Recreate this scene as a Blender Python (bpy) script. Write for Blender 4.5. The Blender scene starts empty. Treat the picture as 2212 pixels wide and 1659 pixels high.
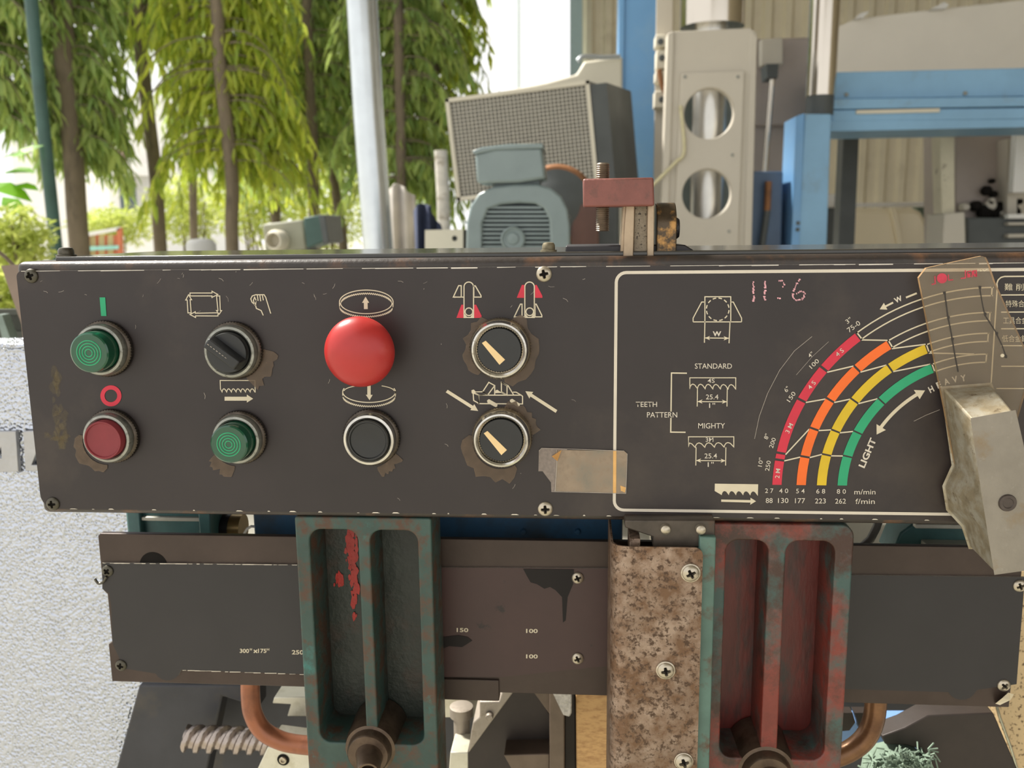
import bpy, bmesh, math, random
from mathutils import Matrix, Vector
random.seed(7)
R_ = math.radians
scene = bpy.context.scene
col = scene.collection
# ------------------------------------------------------------------ camera
IW, IH, FPX = 2212.0, 1659.0, 1900.0
CAM = Vector((0.0, -0.54, 1.40))
ROT = Matrix.Rotation(R_(4.482), 3, 'Z') @ Matrix.Rotation(R_(90 - 9.975), 3, 'X') @ Matrix.Rotation(R_(-0.67), 3, 'Z')
cd = bpy.data.cameras.new('camera')
cam = bpy.data.objects.new('camera', cd); col.objects.link(cam)
cam.matrix_world = Matrix.Translation(CAM) @ ROT.to_4x4()
cd.sensor_fit = 'HORIZONTAL'; cd.sensor_width = 36.0; cd.lens = FPX / IW * 36.0
cd.clip_start = 0.02; cd.clip_end = 400
cd.dof.use_dof = True; cd.dof.focus_distance = 0.55; cd.dof.aperture_fstop = 12.0
scene.camera = cam
# ------------------------------------------------------------------ light
SKY = 1.0
ROOF_X = -1.0
w = bpy.data.worlds.new('sky'); scene.world = w; w.use_nodes = True
bg = w.node_tree.nodes['Background']; bg.inputs[0].default_value = (1.0, 0.995, 0.98, 1); bg.inputs[1].default_value = SKY
sd = bpy.data.lights.new('sun', 'SUN'); sd.energy = 6.0; sd.angle = R_(8); sd.color = (1.0, 0.95, 0.86)
sun = bpy.data.objects.new('sun', sd); col.objects.link(sun)
SUN_DIR = Vector((-0.62, 0.30, 0.80))
sun.rotation_euler = SUN_DIR.to_track_quat('Z', 'Y').to_euler(); sun.location = (-6, -2, 9)
vs = scene.view_settings
vs.view_transform = 'Standard'; vs.look = 'None'; vs.exposure = 0.5; vs.gamma = 1.0; vs.use_curve_mapping = False

# ------------------------------------------------------------------ helpers
def P(px, py, Y=0.0):
    """World point where the photograph's pixel meets the upright plane y = Y."""
    d = ROT @ Vector((px - IW / 2, IH / 2 - py, -FPX))
    return CAM + d * ((Y - CAM.y) / d.y)

def mm(px, Y=0.0):
    """Length in metres of so many pixels on the plane y = Y."""
    return px * (Y - CAM.y) / FPX

def lin(c):
    return tuple(((x / 255.0) / 12.92 if x <= 10.3 else ((x / 255.0 + 0.055) / 1.055) ** 2.4) for x in c)

MATS = {}
def mat(name, c, rough=0.5, metal=0.0, spec=0.5, var=0.15, vs=30.0, c2=None, t2=(0.5, 0.62), s2=30.0,
        c3=None, t3=(0.55, 0.65), s3=60.0, bump=0.0, bs=300.0, bd=0.001, coat=0.0, alpha=1.0, transl=0.0,
        stretch=None, voro=False, rough2=None, emit=0.0, island=0.0, island_col=None):
    if name in MATS: return MATS[name]
    m = bpy.data.materials.new(name); m.use_nodes = True; MATS[name] = m
    nt = m.node_tree; N = nt.nodes; L = nt.links
    b = N['Principled BSDF']; out = N['Material Output']
    tc = N.new('ShaderNodeTexCoord'); src = tc.outputs['Object']
    if stretch:
        mp = N.new('ShaderNodeMapping'); mp.inputs['Scale'].default_value = stretch
        L.new(src, mp.inputs['Vector']); src = mp.outputs[0]
    def noise(s, d=5.0, r=0.6):
        n = N.new('ShaderNodeTexNoise'); n.inputs['Scale'].default_value = s; n.inputs['Detail'].default_value = d
        n.inputs['Roughness'].default_value = r; L.new(src, n.inputs['Vector']); return n.outputs['Fac']
    def ramp(f, lo, hi):
        r = N.new('ShaderNodeMapRange'); r.inputs['From Min'].default_value = lo; r.inputs['From Max'].default_value = hi
        L.new(f, r.inputs['Value']); return r.outputs[0]
    def mix(f, a, bb):
        x = N.new('ShaderNodeMix'); x.data_type = 'RGBA'; L.new(f, x.inputs[0])
        for i, v in ((6, a), (7, bb)):
            if isinstance(v, tuple): x.inputs[i].default_value = (*v[:3], 1)
            else: L.new(v, x.inputs[i])
        return x.outputs[2]
    lc = lin(c)
    f = ramp(noise(vs), 0.3, 0.7)
    cc = mix(f, tuple(x * (1 - var) for x in lc), tuple(min(1, x * (1 + var)) for x in lc))
    if island:
        g = N.new('ShaderNodeNewGeometry')
        cc = mix(g.outputs['Random Per Island'], cc, lin(island_col) if island_col else tuple(x * (1 + island) for x in lc))  # second colour mixed in at random per mesh island
    rr = None
    if c2:
        f2 = ramp(noise(s2, 8.0, 0.65), *t2); cc = mix(f2, cc, lin(c2))
        if rough2 is not None:
            r = N.new('ShaderNodeMapRange'); L.new(f2, r.inputs['Value']); r.inputs['To Min'].default_value = rough; r.inputs['To Max'].default_value = rough2; rr = r.outputs[0]
    if c3:
        f3 = ramp(noise(s3, 8.0, 0.7), *t3); cc = mix(f3, cc, lin(c3))
    L.new(cc, b.inputs['Base Color'])
    b.inputs['Roughness'].default_value = rough
    if rr is not None: L.new(rr, b.inputs['Roughness'])
    b.inputs['Metallic'].default_value = metal
    b.inputs['Specular IOR Level'].default_value = spec
    b.inputs['Coat Weight'].default_value = coat; b.inputs['Coat Roughness'].default_value = 0.15
    if bump:
        bp = N.new('ShaderNodeBump'); bp.inputs['Strength'].default_value = bump; bp.inputs['Distance'].default_value = bd
        if voro:
            v = N.new('ShaderNodeTexVoronoi'); v.feature = 'SMOOTH_F1'; v.inputs['Scale'].default_value = bs; L.new(src, v.inputs['Vector']); h = v.outputs['Distance']
        else: h = noise(bs, 4.0)
        L.new(h, bp.inputs['Height']); L.new(bp.outputs[0], b.inputs['Normal'])
    sh = b.outputs[0]
    if transl:
        t = N.new('ShaderNodeBsdfTranslucent'); L.new(cc, t.inputs['Color'])
        x = N.new('ShaderNodeMixShader'); x.inputs[0].default_value = transl; L.new(sh, x.inputs[1]); L.new(t.outputs[0], x.inputs[2]); sh = x.outputs[0]
    if alpha < 1:
        t = N.new('ShaderNodeBsdfTransparent'); t.inputs['Color'].default_value = (1, 0.97, 0.92, 1)
        x = N.new('ShaderNodeMixShader'); x.inputs[0].default_value = alpha; L.new(t.outputs[0], x.inputs[1]); L.new(sh, x.inputs[2]); sh = x.outputs[0]
    L.new(sh, out.inputs['Surface'])
    return m

def wloc(o):
    v = Vector((0, 0, 0))
    while o is not None:
        v += o.location; o = o.parent
    return v

def link(name, me, parent, loc=None):
    o = bpy.data.objects.new(name, me); col.objects.link(o)
    if parent is not None: o.parent = parent
    if loc is not None: o.location = loc
    return o

def thing(name, label, cat, loc, group=None):
    o = link(name, None, None, loc); o.empty_display_size = 0.02
    return tag(o, label, cat, group)

def tag(o, label=None, cat=None, group=None, kind=None):
    if label: o['label'] = label
    if cat: o['category'] = cat
    if group: o['group'] = group
    if kind: o['kind'] = kind
    return o

class MB:
    def __init__(s): s.v = []; s.f = []; s.m = []; s.cur = 0
    def add(s, vs, fs, m=None):
        n = len(s.v); s.v += [tuple(x) for x in vs]
        for f in fs: s.f.append([i + n for i in f]); s.m.append(s.cur if m is None else m)
        return s
    def box(s, x0, x1, y0, y1, z0, z1, m=None):
        x0, x1 = min(x0, x1), max(x0, x1); y0, y1 = min(y0, y1), max(y0, y1); z0, z1 = min(z0, z1), max(z0, z1)
        v = [(x, y, z) for z in (z0, z1) for y in (y0, y1) for x in (x0, x1)]
        return s.add(v, [(0, 2, 3, 1), (4, 5, 7, 6), (0, 1, 5, 4), (2, 6, 7, 3), (0, 4, 6, 2), (1, 3, 7, 5)], m)
    def pxbox(s, x0, y0, x1, y1, Y0, Y1, m=None):
        xm, ym = (x0 + x1) / 2, (y0 + y1) / 2
        return s.box(P(x0, ym, Y0).x, P(x1, ym, Y0).x, Y0, Y1, P(xm, y1, Y0).z, P(xm, y0, Y0).z, m)
    def obox(s, O, u, v, w, m=None):
        O, u, v, w = map(Vector, (O, u, v, w))
        p = [O, O + u, O + v, O + u + v]; p = p + [x + w for x in p]
        return s.add(p, [(0, 2, 3, 1), (4, 5, 7, 6), (0, 1, 5, 4), (2, 6, 7, 3), (0, 4, 6, 2), (1, 3, 7, 5)], m)
    def prism(s, poly, y0, y1, m=None):
        """Extrude a polygon of (x, z) from y0 (front) to y1."""
        a = sum(poly[i][0] * poly[(i + 1) % len(poly)][1] - poly[(i + 1) % len(poly)][0] * poly[i][1] for i in range(len(poly)))
        if a < 0: poly = poly[::-1]
        n = len(poly)
        v = [(x, y0, z) for x, z in poly] + [(x, y1, z) for x, z in poly]
        return s.add(v, [list(range(n)), list(range(2 * n - 1, n - 1, -1))] + [(i, i + n, (i + 1) % n + n, (i + 1) % n) for i in range(n)], m)
    def pxprism(s, poly, Y0, Y1, m=None):
        return s.prism([(P(x, y, Y0).x, P(x, y, Y0).z) for x, y in poly], Y0, Y1, m)
    def lathe(s, c, prof, axis=(0, -1, 0), n=48, m=None, knurl=None, cap=True):
        """prof: (radius, distance along axis). knurl: (first, last, depth) profile points whose radius alternates."""
        a = Vector(axis).normalized(); u = a.orthogonal().normalized(); w = a.cross(u); c = Vector(c)
        v = []; f = []
        for k, (r, h) in enumerate(prof):
            for i in range(n):
                t = 2 * math.pi * i / n; rr = r
                if knurl and knurl[0] <= k <= knurl[1] and i % 2: rr -= knurl[2]
                v.append(c + a * h + (u * math.cos(t) + w * math.sin(t)) * rr)
        for k in range(len(prof) - 1):
            for i in range(n):
                j = (i + 1) % n
                f.append((k * n + i, k * n + j, (k + 1) * n + j, (k + 1) * n + i))
        if cap:
            f.append(list(range(n - 1, -1, -1))); f.append([(len(prof) - 1) * n + i for i in range(n)])
        return s.add(v, f, m)
    def tube(s, path, r, n=12, m=None, cap=True):
        path = [Vector(p) for p in path]; rs = r if isinstance(r, (list, tuple)) else [r] * len(path)
        v = []; f = []; pu = None
        for k, p in enumerate(path):
            t = (path[min(k + 1, len(path) - 1)] - path[max(k - 1, 0)]).normalized()
            u = (pu - t * pu.dot(t)).normalized() if pu is not None else t.orthogonal().normalized()
            pu = u; w_ = t.cross(u)
            for i in range(n):
                a = 2 * math.pi * i / n; v.append(p + (u * math.cos(a) + w_ * math.sin(a)) * rs[k])
        for k in range(len(path) - 1):
            for i in range(n):
                j = (i + 1) % n; f.append((k * n + i, k * n + j, (k + 1) * n + j, (k + 1) * n + i))
        if cap: f.append(list(range(n - 1, -1, -1))); f.append([(len(path) - 1) * n + i for i in range(n)])
        return s.add(v, f, m)
    # flat print: pixel polygons and strokes laid on the plane y = Y
    def ppoly(s, pts, Y, m=None):
        a = sum(pts[i][0] * pts[(i + 1) % len(pts)][1] - pts[(i + 1) % len(pts)][0] * pts[i][1] for i in range(len(pts)))
        if a > 0: pts = pts[::-1]
        return s.add([P(x, y, Y) for x, y in pts], [list(range(len(pts)))], m)
    def pline(s, pts, wd, Y, closed=False, m=None):
        n = len(pts); L = []; Rr = []
        for i in range(n):
            p = Vector(pts[i])
            a = Vector(pts[i - 1]) if (i > 0 or closed) else None
            b = Vector(pts[(i + 1) % n]) if (i < n - 1 or closed) else None
            d1 = (p - a).normalized() if a is not None and (p - a).length > 1e-6 else None
            d2 = (b - p).normalized() if b is not None and (b - p).length > 1e-6 else None
            d1 = d1 or d2; d2 = d2 or d1
            n1 = Vector((-d1.y, d1.x)); n2 = Vector((-d2.y, d2.x)); mt = n1 + n2
            mt = mt.normalized() if mt.length > 0.2 else n1
            k = wd / 2 / max(0.45, mt.dot(n1))
            L.append(p + mt * k); Rr.append(p - mt * k)
        v = [P(q.x, q.y, Y) for q in L] + [P(q.x, q.y, Y) for q in Rr]
        f = [(i, (i + 1) % n, n + (i + 1) % n, n + i) for i in range(n if closed else n - 1)]
        return s.add(v, f, m)
    def build(s, name, m, parent=None, smooth=False, bevel=0.0, bseg=2, loc=None, subsurf=0):
        ms = m if isinstance(m, (list, tuple)) else [m]
        if parent is not None: off = wloc(parent)
        elif loc is not None: off = Vector(loc)
        else:
            xs = [v[0] for v in s.v]; ys = [v[1] for v in s.v]; zs = [v[2] for v in s.v]
            off = Vector(((min(xs) + max(xs)) / 2, (min(ys) + max(ys)) / 2, min(zs)))
        me = bpy.data.meshes.new(name)
        me.from_pydata([(v[0] - off.x, v[1] - off.y, v[2] - off.z) for v in s.v], [], s.f)
        for x in ms: me.materials.append(x)
        if len(ms) > 1: me.polygons.foreach_set('material_index', s.m)
        me.update()
        if smooth:
            for p in me.polygons: p.use_smooth = True
            me.set_sharp_from_angle(angle=R_(38))
        o = link(name, me, parent, None if parent is not None else off)
        if bevel:
            b = o.modifiers.new('bevel', 'BEVEL'); b.width = bevel; b.segments = bseg; b.limit_method = 'ANGLE'; b.angle_limit = R_(35)
            if not smooth:
                for p in me.polygons: p.use_smooth = True
                me.set_sharp_from_angle(angle=R_(38))
        if subsurf:
            b = o.modifiers.new('sub', 'SUBSURF'); b.levels = subsurf; b.render_levels = subsurf
        return o

def rounded(x0, z0, x1, z1, r, n=6):
    if not isinstance(r, (list, tuple)): r = [r] * 4          # bl, br, tr, tl
    out = []
    for (cx, cz, a0, rr) in ((x0 + r[0], z0 + r[0], 180, r[0]), (x1 - r[1], z0 + r[1], 270, r[1]), (x1 - r[2], z1 - r[2], 0, r[2]), (x0 + r[3], z1 - r[3], 90, r[3])):
        if rr <= 0: out.append((cx, cz)); continue
        for i in range(n + 1):
            a = R_(a0 + 90 * i / n); out.append((cx + rr * math.cos(a), cz + rr * math.sin(a)))
    return out

def holed(name, outer, holes, y0, y1, m, parent, bevel=0.0):
    """Plate of outline (x, z) with holes, y0 front to y1 back, made as a filled curve and turned into a mesh."""
    cu = bpy.data.curves.new(name, 'CURVE'); cu.dimensions = '2D'; cu.fill_mode = 'BOTH'
    d = abs(y1 - y0); cu.extrude = d / 2 - bevel; cu.bevel_depth = bevel; cu.bevel_resolution = 2; cu.offset = -bevel
    for lp in [outer] + holes:
        sp = cu.splines.new('POLY'); sp.points.add(len(lp) - 1); sp.use_cyclic_u = True
        for q, (x, z) in zip(sp.points, lp): q.co = (x, z, 0, 1)
    t = bpy.data.objects.new('tmp', cu); col.objects.link(t)
    dg = bpy.context.evaluated_depsgraph_get(); dg.update()
    me = bpy.data.meshes.new_from_object(t.evaluated_get(dg)); me.name = name
    bpy.data.objects.remove(t); bpy.data.curves.remove(cu)
    off = wloc(parent) if parent is not None else Vector((outer[0][0], y0, outer[0][1]))
    ym = (y0 + y1) / 2
    for v in me.vertices: v.co = Vector((v.co.x - off.x, ym - v.co.z - off.y, v.co.y - off.z))
    me.materials.clear(); me.materials.append(m)
    for p in me.polygons: p.use_smooth = True
    me.set_sharp_from_angle(angle=R_(38)); me.update()
    return link(name, me, parent, None if parent is not None else off)

def ground(o):
    """Let the lowest points of a mesh reach the ground."""
    zs = [v.co.z for v in o.data.vertices]; lo = min(zs) + 0.02 * (max(zs) - min(zs)); g = -wloc(o).z
    for v in o.data.vertices:
        if v.co.z <= lo: v.co.z = g
    return o

TEXTS = []
def text(s, cx, cy, h, wd, Y, m, parent, rot=0.0, bold=0.012, name='printed_text'):
    """Lettering s centred on pixel (cx, cy), h pixels tall and wd wide, on the plane y = Y."""
    cu = bpy.data.curves.new('txt', 'FONT'); cu.body = s; cu.offset = bold; cu.resolution_u = 3
    o = bpy.data.objects.new('txt', cu); col.objects.link(o)
    TEXTS.append((o, cx, cy, h, wd, Y, m, parent, rot, name))

def finish_texts():
    dg = bpy.context.evaluated_depsgraph_get(); dg.update()
    for (o, cx, cy, h, wd, Y, m, parent, rot, name) in TEXTS:
        me = bpy.data.meshes.new_from_object(o.evaluated_get(dg)); me.name = name
        xs = [v.co.x for v in me.vertices]; ys = [v.co.y for v in me.vertices]
        x0, x1, y0, y1 = min(xs), max(xs), min(ys), max(ys)
        c, s_ = math.cos(R_(rot)), math.sin(R_(rot)); off = wloc(parent)
        for v in me.vertices:
            u = ((v.co.x - x0) / (x1 - x0) - 0.5) * wd; t = -((v.co.y - y0) / (y1 - y0) - 0.5) * h
            v.co = P(cx + u * c - t * s_, cy + u * s_ + t * c, Y) - off
        me.materials.clear(); me.materials.append(m); me.update()
        link(name, me, parent)
        cu = o.data; bpy.data.objects.remove(o); bpy.data.curves.remove(cu)
    TEXTS.clear()

SCREW = {}
def screw(px, py, r, Y, parent, m, dirt_and_hole, hgt=None, washer=None, rot=0.0, name='screw'):
    """Pan-head screw with a sunk cross recess; r in pixels on plane Y, head towards the viewer."""
    c = P(px, py, Y); rr = mm(r, Y); key = (m.name, dirt_and_hole.name, round(rot, 2))
    if key not in SCREW:
        b = MB(); nr, n = 12, 48
        v = [(0, 0, 0)]; 
        def cross(x, y):
            c_, s_ = math.cos(rot), math.sin(rot); x, y = x * c_ + y * s_, -x * s_ + y * c_
            d = max(abs(x), abs(y)); t = min(abs(x), abs(y))
            return d < 0.52 and t < 0.17 - 0.13 * max(0, d - 0.2)
        pts = []
        for k in range(nr + 1):
            q = k / nr
            for i in range(n):
                a = 2 * math.pi * i / n; x, z = q * math.cos(a), q * math.sin(a)
                y = -0.62 * math.sqrt(max(0, 1 - (q * 0.92) ** 2)) + 0.1
                if cross(x, z): y = -0.12
                pts.append((x, y, z))
        f = []; mi = []
        for k in range(nr):
            for i in range(n):
                j = (i + 1) % n; q = [k * n + i, k * n + j, (k + 1) * n + j, (k + 1) * n + i]; f.append(q)
                mi.append(1 if all(pts[t][1] == -0.12 for t in q) else 0)
        base = len(pts); pts += [(math.cos(2 * math.pi * i / n), 0.05, math.sin(2 * math.pi * i / n)) for i in range(n)]
        for i in range(n):
            j = (i + 1) % n; f.append([nr * n + i, nr * n + j, base + j, base + i]); mi.append(0)
        me = bpy.data.meshes.new('screw'); me.from_pydata(pts, [], f); me.materials.append(m); me.materials.append(dirt_and_hole)
        me.polygons.foreach_set('material_index', mi)
        for p in me.polygons: p.use_smooth = True
        me.set_sharp_from_angle(angle=R_(50)); me.update(); SCREW[key] = me
    o = link(name, SCREW[key], parent); o.location = c - wloc(parent); o.scale = (rr, rr, rr)
    if washer:
        rw = mm(washer, Y)
        b = MB(); b.lathe(c, [(rw, -0.001), (rw, 0.0001), (rw * 0.93, 0.0004)], n=32)
        b.build('washer', m, parent, smooth=True)
    return o
# ------------------------------------------------------------------ materials of the machine
black_paint = mat('black_satin_plate', (46, 39, 39), rough=0.42, spec=0.45, var=0.18, vs=9, c2=(78, 68, 60), t2=(0.55, 0.85), s2=6, bump=0.03, bs=500)
black_body = mat('worn_black_enamel', (50, 43, 39), rough=0.38, spec=0.5, var=0.3, vs=25, c2=(94, 66, 46), t2=(0.52, 0.68), s2=38, c3=(168, 160, 150), t3=(0.70, 0.78), s3=90, bump=0.25, bs=260)
lid_paint = mat('glossy_dark_lid', (58, 56, 52), rough=0.16, spec=0.6, var=0.2, vs=20, bump=0.03, bs=160)
bare_edge = mat('bare_aluminium_edge', (205, 198, 186), rough=0.4, metal=0.6, var=0.15, vs=90)
white_ink = mat('white_ink', (214, 204, 188), rough=0.6, var=0.05, vs=60)
cream_ink = mat('cream_ink', (214, 202, 176), rough=0.6, var=0.06, vs=60)
red_ink = mat('red_ink', (206, 44, 66), rough=0.55, var=0.08, vs=60)
orange_ink = mat('orange_ink', (240, 108, 34), rough=0.55, var=0.06, vs=60)
yellow_ink = mat('yellow_ink', (216, 182, 34), rough=0.55, var=0.07, vs=60)
green_ink = mat('green_ink', (38, 160, 112), rough=0.55, var=0.07, vs=60)
black_ink = mat('black_ink', (34, 31, 31), rough=0.6, var=0.05)
pink_chalk = mat('pink_marker', (226, 168, 176), rough=0.8, var=0.25, vs=500)
scratch_mat = mat('scratched_metal', (168, 158, 148), rough=0.5, var=0.2, vs=300)
chrome = mat('scuffed_chrome', (198, 194, 186), rough=0.22, metal=0.95, var=0.2, vs=120, c2=(110, 100, 86), t2=(0.62, 0.74), s2=160, bump=0.05, bs=500)
dull_ring = mat('dull_zinc_ring', (150, 150, 142), rough=0.42, metal=0.75, var=0.2, vs=160, c2=(84, 82, 76), t2=(0.55, 0.72), s2=260, bump=0.12, bs=700)
knurl_mat = mat('knurled_dark_steel', (84, 76, 68), rough=0.35, metal=0.85, var=0.3, vs=200)
green_plastic = mat('dark_green_lens', (8, 74, 50), rough=0.14, spec=0.55, var=0.12, vs=40, coat=0.4)
green_rib = mat('green_lens_ribs', (32, 156, 106), rough=0.22, spec=0.6, var=0.1, vs=40)
red_plastic = mat('red_plastic', (172, 42, 40), rough=0.36, spec=0.5, var=0.1, vs=30, c2=(186, 76, 70), t2=(0.55, 0.8), s2=25, bump=0.04, bs=220)
dull_red = mat('dull_red_plastic', (128, 48, 54), rough=0.5, spec=0.4, var=0.1, vs=60)
black_plastic = mat('black_plastic', (34, 35, 36), rough=0.34, spec=0.5, var=0.15, vs=60, bump=0.05, bs=600)
pointer_cream = mat('cream_pointer_inlay', (238, 206, 152), rough=0.6, var=0.05, vs=60)
film = mat('brown_film_remnant', (98, 80, 64), rough=0.3, spec=0.5, var=0.25, vs=200, alpha=0.7)
screw_steel = mat('zinc_screw', (186, 176, 158), rough=0.34, metal=0.8, var=0.25, vs=400, c2=(120, 100, 74), t2=(0.6, 0.75), s2=300)
screw_dark = mat('dark_screw', (84, 80, 70), rough=0.4, metal=0.7, var=0.25, vs=400)
dirt_and_hole = mat('black_dirt_and_hole', (26, 23, 21), rough=0.9, spec=0.2, var=0.2)  # real grime, also the painted dark of flat discs standing for holes
tape_grey = mat('old_tape_grey', (132, 120, 112), rough=0.55, var=0.18, vs=420, bump=0.1, bs=600)
tape_tan = mat('old_tape_tan', (146, 128, 108), rough=0.5, var=0.14, vs=240, c2=(126, 118, 104), t2=(0.45, 0.65), s2=60, bump=0.08, bs=500)
tape_line = mat('stained_line_under_tape', (222, 172, 104), rough=0.55, var=0.1, vs=100)

YI = -0.0003      # face of the printed ink
XL, XR = P(52, 760).x, 0.345
ZT, ZB = P(1170, 576).z, P(1170, 1113).z
box = thing('control_box', 'long black saw control box with coloured speed chart and eight push buttons', 'control box', (0, 0.08, ZB - 0.004))
# shell, lid, plate
ZBT = P(1170, 557).z
b = MB(); b.box(XL - 0.001, XR + 0.002, 0.0015, 0.165, ZB - 0.004, ZBT + 0.0005)
b.build('body', black_body, box, bevel=0.0045, bseg=4)
b = MB(); b.box(P(118, 550, 0.014).x, XR - 0.01, 0.014, 0.16, ZBT, ZBT + 0.0032)
b.build('lid', lid_paint, box, bevel=0.0009)
plate_pts = rounded(XL + 0.0004, ZB, XR, ZT, [0.010, 0.004, 0.003, 0.004])
b = MB(); b.prism(plate_pts, 0.0, 0.0015)
b.m = [0, 0] + [1] * (len(b.m) - 2)
plate = b.build('front_plate', [black_paint, bare_edge], box)
# worn bare metal along the plate's upper edge
b = MB(); x = XL + 0.004
while x < XR - 0.01:
    l = random.uniform(0.004, 0.03); t = random.uniform(0.0003, 0.0007) * (1.5 if random.random() < 0.12 else 1)
    b.add([(x, YI, ZT - t), (x + l, YI, ZT - t * random.uniform(0.6, 1)), (x + l, YI, ZT), (x, YI, ZT)], [(0, 1, 2, 3)]); x += l + random.choice((0, 0, 0.002, 0.012))
x = XL + 0.02
while x < XR:
    l = random.uniform(0.001, 0.006); t = random.uniform(0.0002, 0.0008)
    b.add([(x, YI, ZB), (x + l, YI, ZB), (x + l * .7, YI, ZB + t), (x + l * .2, YI, ZB + t)], [(0, 1, 2, 3)]); x += l + random.uniform(0.004, 0.03)
tag(b.build('worn_edge', bare_edge, plate), kind='stuff')
for (px, py, m) in ((143, 548, screw_dark), (1185, 541, mat('grimy_bolt', (120, 112, 90), rough=0.5, metal=0.5, var=0.3, vs=300))):
    c = P(px, py, 0.022); c.z = ZBT + 0.003; r = mm(17 if px < 500 else 14, 0.022)
    b = MB(); b.lathe(c, [(r * 1.25, 0), (r * 1.25, 0.0012), (r * 0.98, 0.0014), (r, 0.002), (r * 0.97, 0.0042), (r * 0.8, 0.0056), (r * 0.45, 0.006)], axis=(0, 0, 1), n=24)
    b.build('lid_bolt', m, box, smooth=True)
screw(68, 596, 16, 0, box, screw_dark, dirt_and_hole, rot=0.3); screw(115, 1088, 16, 0, box, screw_dark, dirt_and_hole, rot=0.1)
screw(1175, 592, 17, 0, box, screw_steel, dirt_and_hole, rot=0.2); screw(1178, 1099, 17, 0, box, screw_steel, dirt_and_hole, rot=0.05)

# ------------------------------------------------------------------ buttons (bezel face given by its pixel centre)
def at_h(px, py, h):
    """Axis point on the plate of something whose face, h in front, is seen at (px, py)."""
    q = P(px, py, -h); return Vector((q.x, 0.0, q.z))
def pbutton(px, py, r, label, ringmat=dull_ring, h=0.010):
    c = at_h(px, py, h); rr = mm(r, -h)
    b = MB(); b.lathe(c, [(rr * 1.10, 0.0), (rr * 1.13, 0.0006), (rr * 1.13, 0.0035), (rr * 1.06, 0.0045), (rr * 1.0, 0.0048)], n=120, knurl=(1, 2, 0.0006))
    o = b.build('push_button', knurl_mat, box, smooth=True); tag(o, label)
    b = MB(); b.lathe(c, [(rr * 1.0, 0.0045), (rr * 1.03, 0.006), (rr * 1.02, 0.0085), (rr * 0.97, h), (rr * 0.88, h + 0.0004), (rr * 0.82, h - 0.0004), (rr * 0.80, 0.004)], n=64, cap=False)
    b.build('bezel', ringmat, o, smooth=True)
    return o, c, rr

def green_button(px, py, r, label):
    o, c, rr = pbutton(px, py, r, label)
    q = rr * 0.79; prof = [(q, 0.004), (q, 0.0185), (q * 0.97, 0.0205), (q * 0.90, 0.0212), (q * 0.66, 0.0212)]
    b = MB(); b.lathe(c, prof, n=64); b.lathe(c, [(q * 0.62, 0.0195), (q * 0.2, 0.0195)], n=48)
    b.build('lens', green_plastic, o, smooth=True)
    for k, rad in enumerate((0.60, 0.46, 0.32, 0.18)):
        b = MB(); path = [c + Vector((math.cos(t * math.pi / 18) * q * rad, -0.0212, math.sin(t * math.pi / 18) * q * rad)) for t in range(37)]
        b.tube(path, q * 0.034, n=8, cap=False); b.build('lens_rib', green_rib, o, smooth=True)
green_button(213, 757, 58, 'green ribbed start button under the green bar')
green_button(509, 951, 56, 'green ribbed button under the saw blade arrow')
# flat red and black pushers
def flat_button(px, py, r, m, label, proud, ringmat=dull_ring):
    o, c, rr = pbutton(px, py, r, label, ringmat); q = rr * 0.79; h = proud
    b = MB(); b.lathe(c, [(q, 0.003), (q, h - 0.001), (q * 0.96, h), (q * 0.90, h), (q * 0.86, h - 0.0009), (q * 0.3, h - 0.0014), (q * 0.02, h - 0.0014)], n=64)
    b.build('cap', m, o, smooth=True)
flat_button(229, 948, 57, dull_red, 'flat dull red stop button under the red ring', 0.0145)
flat_button(796, 951, 59, black_plastic, 'flat black push button below the red mushroom button', 0.0115, chrome)
# red mushroom
o, c, rr = pbutton(782, 757, 52, 'big red mushroom button')
hm = 0.030; c = at_h(777, 760, hm - 0.006); q = mm(79, -hm + 0.006)
b = MB(); b.lathe(c, [(q * 0.42, 0.004), (q * 0.42, hm - 0.012), (q * 0.85, hm - 0.010), (q * 0.97, hm - 0.0085), (q, hm - 0.006)] + [(q * math.cos(t), hm - 0.006 + 0.0125 * math.sin(t)) for t in [R_(a) for a in (12, 24, 36, 48, 60, 72, 82, 89)]], n=72)
b.build('mushroom_cap', red_plastic, o, smooth=True)
# black selector with a bar handle
o, c, rr = pbutton(495, 761, 59, 'black rotary selector with bar handle')
q = rr * 0.78
b = MB(); b.lathe(c, [(q, 0.003), (q, 0.0125), (q * 0.95, 0.0138), (q * 0.1, 0.0138)], n=64); b.build('knob', black_plastic, o, smooth=True)
ang = R_(-38); u = Vector((math.cos(ang), 0, math.sin(ang))); n_ = Vector((-math.sin(ang), 0, math.cos(ang)))
b = MB(); hw = q * 0.30
sec = [c + u * (-q * 1.04), c + u * (q * 0.97)]
v = []
for e, p in enumerate(sec):
    for (k, hh) in ((-1.15, 0.0125), (1.15, 0.0125), (0.85, 0.0215), (-0.85, 0.0215)):
        v.append(p + n_ * hw * k + Vector((0, -hh, 0)) - (u * (0.0012 if e else -0.0012) if hh > 0.02 else Vector()))
b.add(v, [(0, 1, 2, 3), (7, 6, 5, 4), (0, 4, 5, 1), (1, 5, 6, 2), (2, 6, 7, 3), (3, 7, 4, 0)])
b.build('handle_bar', black_plastic, o, bevel=0.0009)
b = MB(); p0 = c + u * (-q * 0.85) + Vector((0, -0.0217, 0)); p1 = c + u * (q * 0.35) + Vector((0, -0.0217, 0))
k = -1; t = 0.0
for i in range(7):
    a = p0.lerp(p1, i / 7); e_ = p0.lerp(p1, (i + 0.55) / 7)
    b.add([a - n_ * 0.0002, e_ - n_ * 0.0002, e_ + n_ * 0.0002, a + n_ * 0.0002], [(0, 1, 2, 3)])
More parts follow.
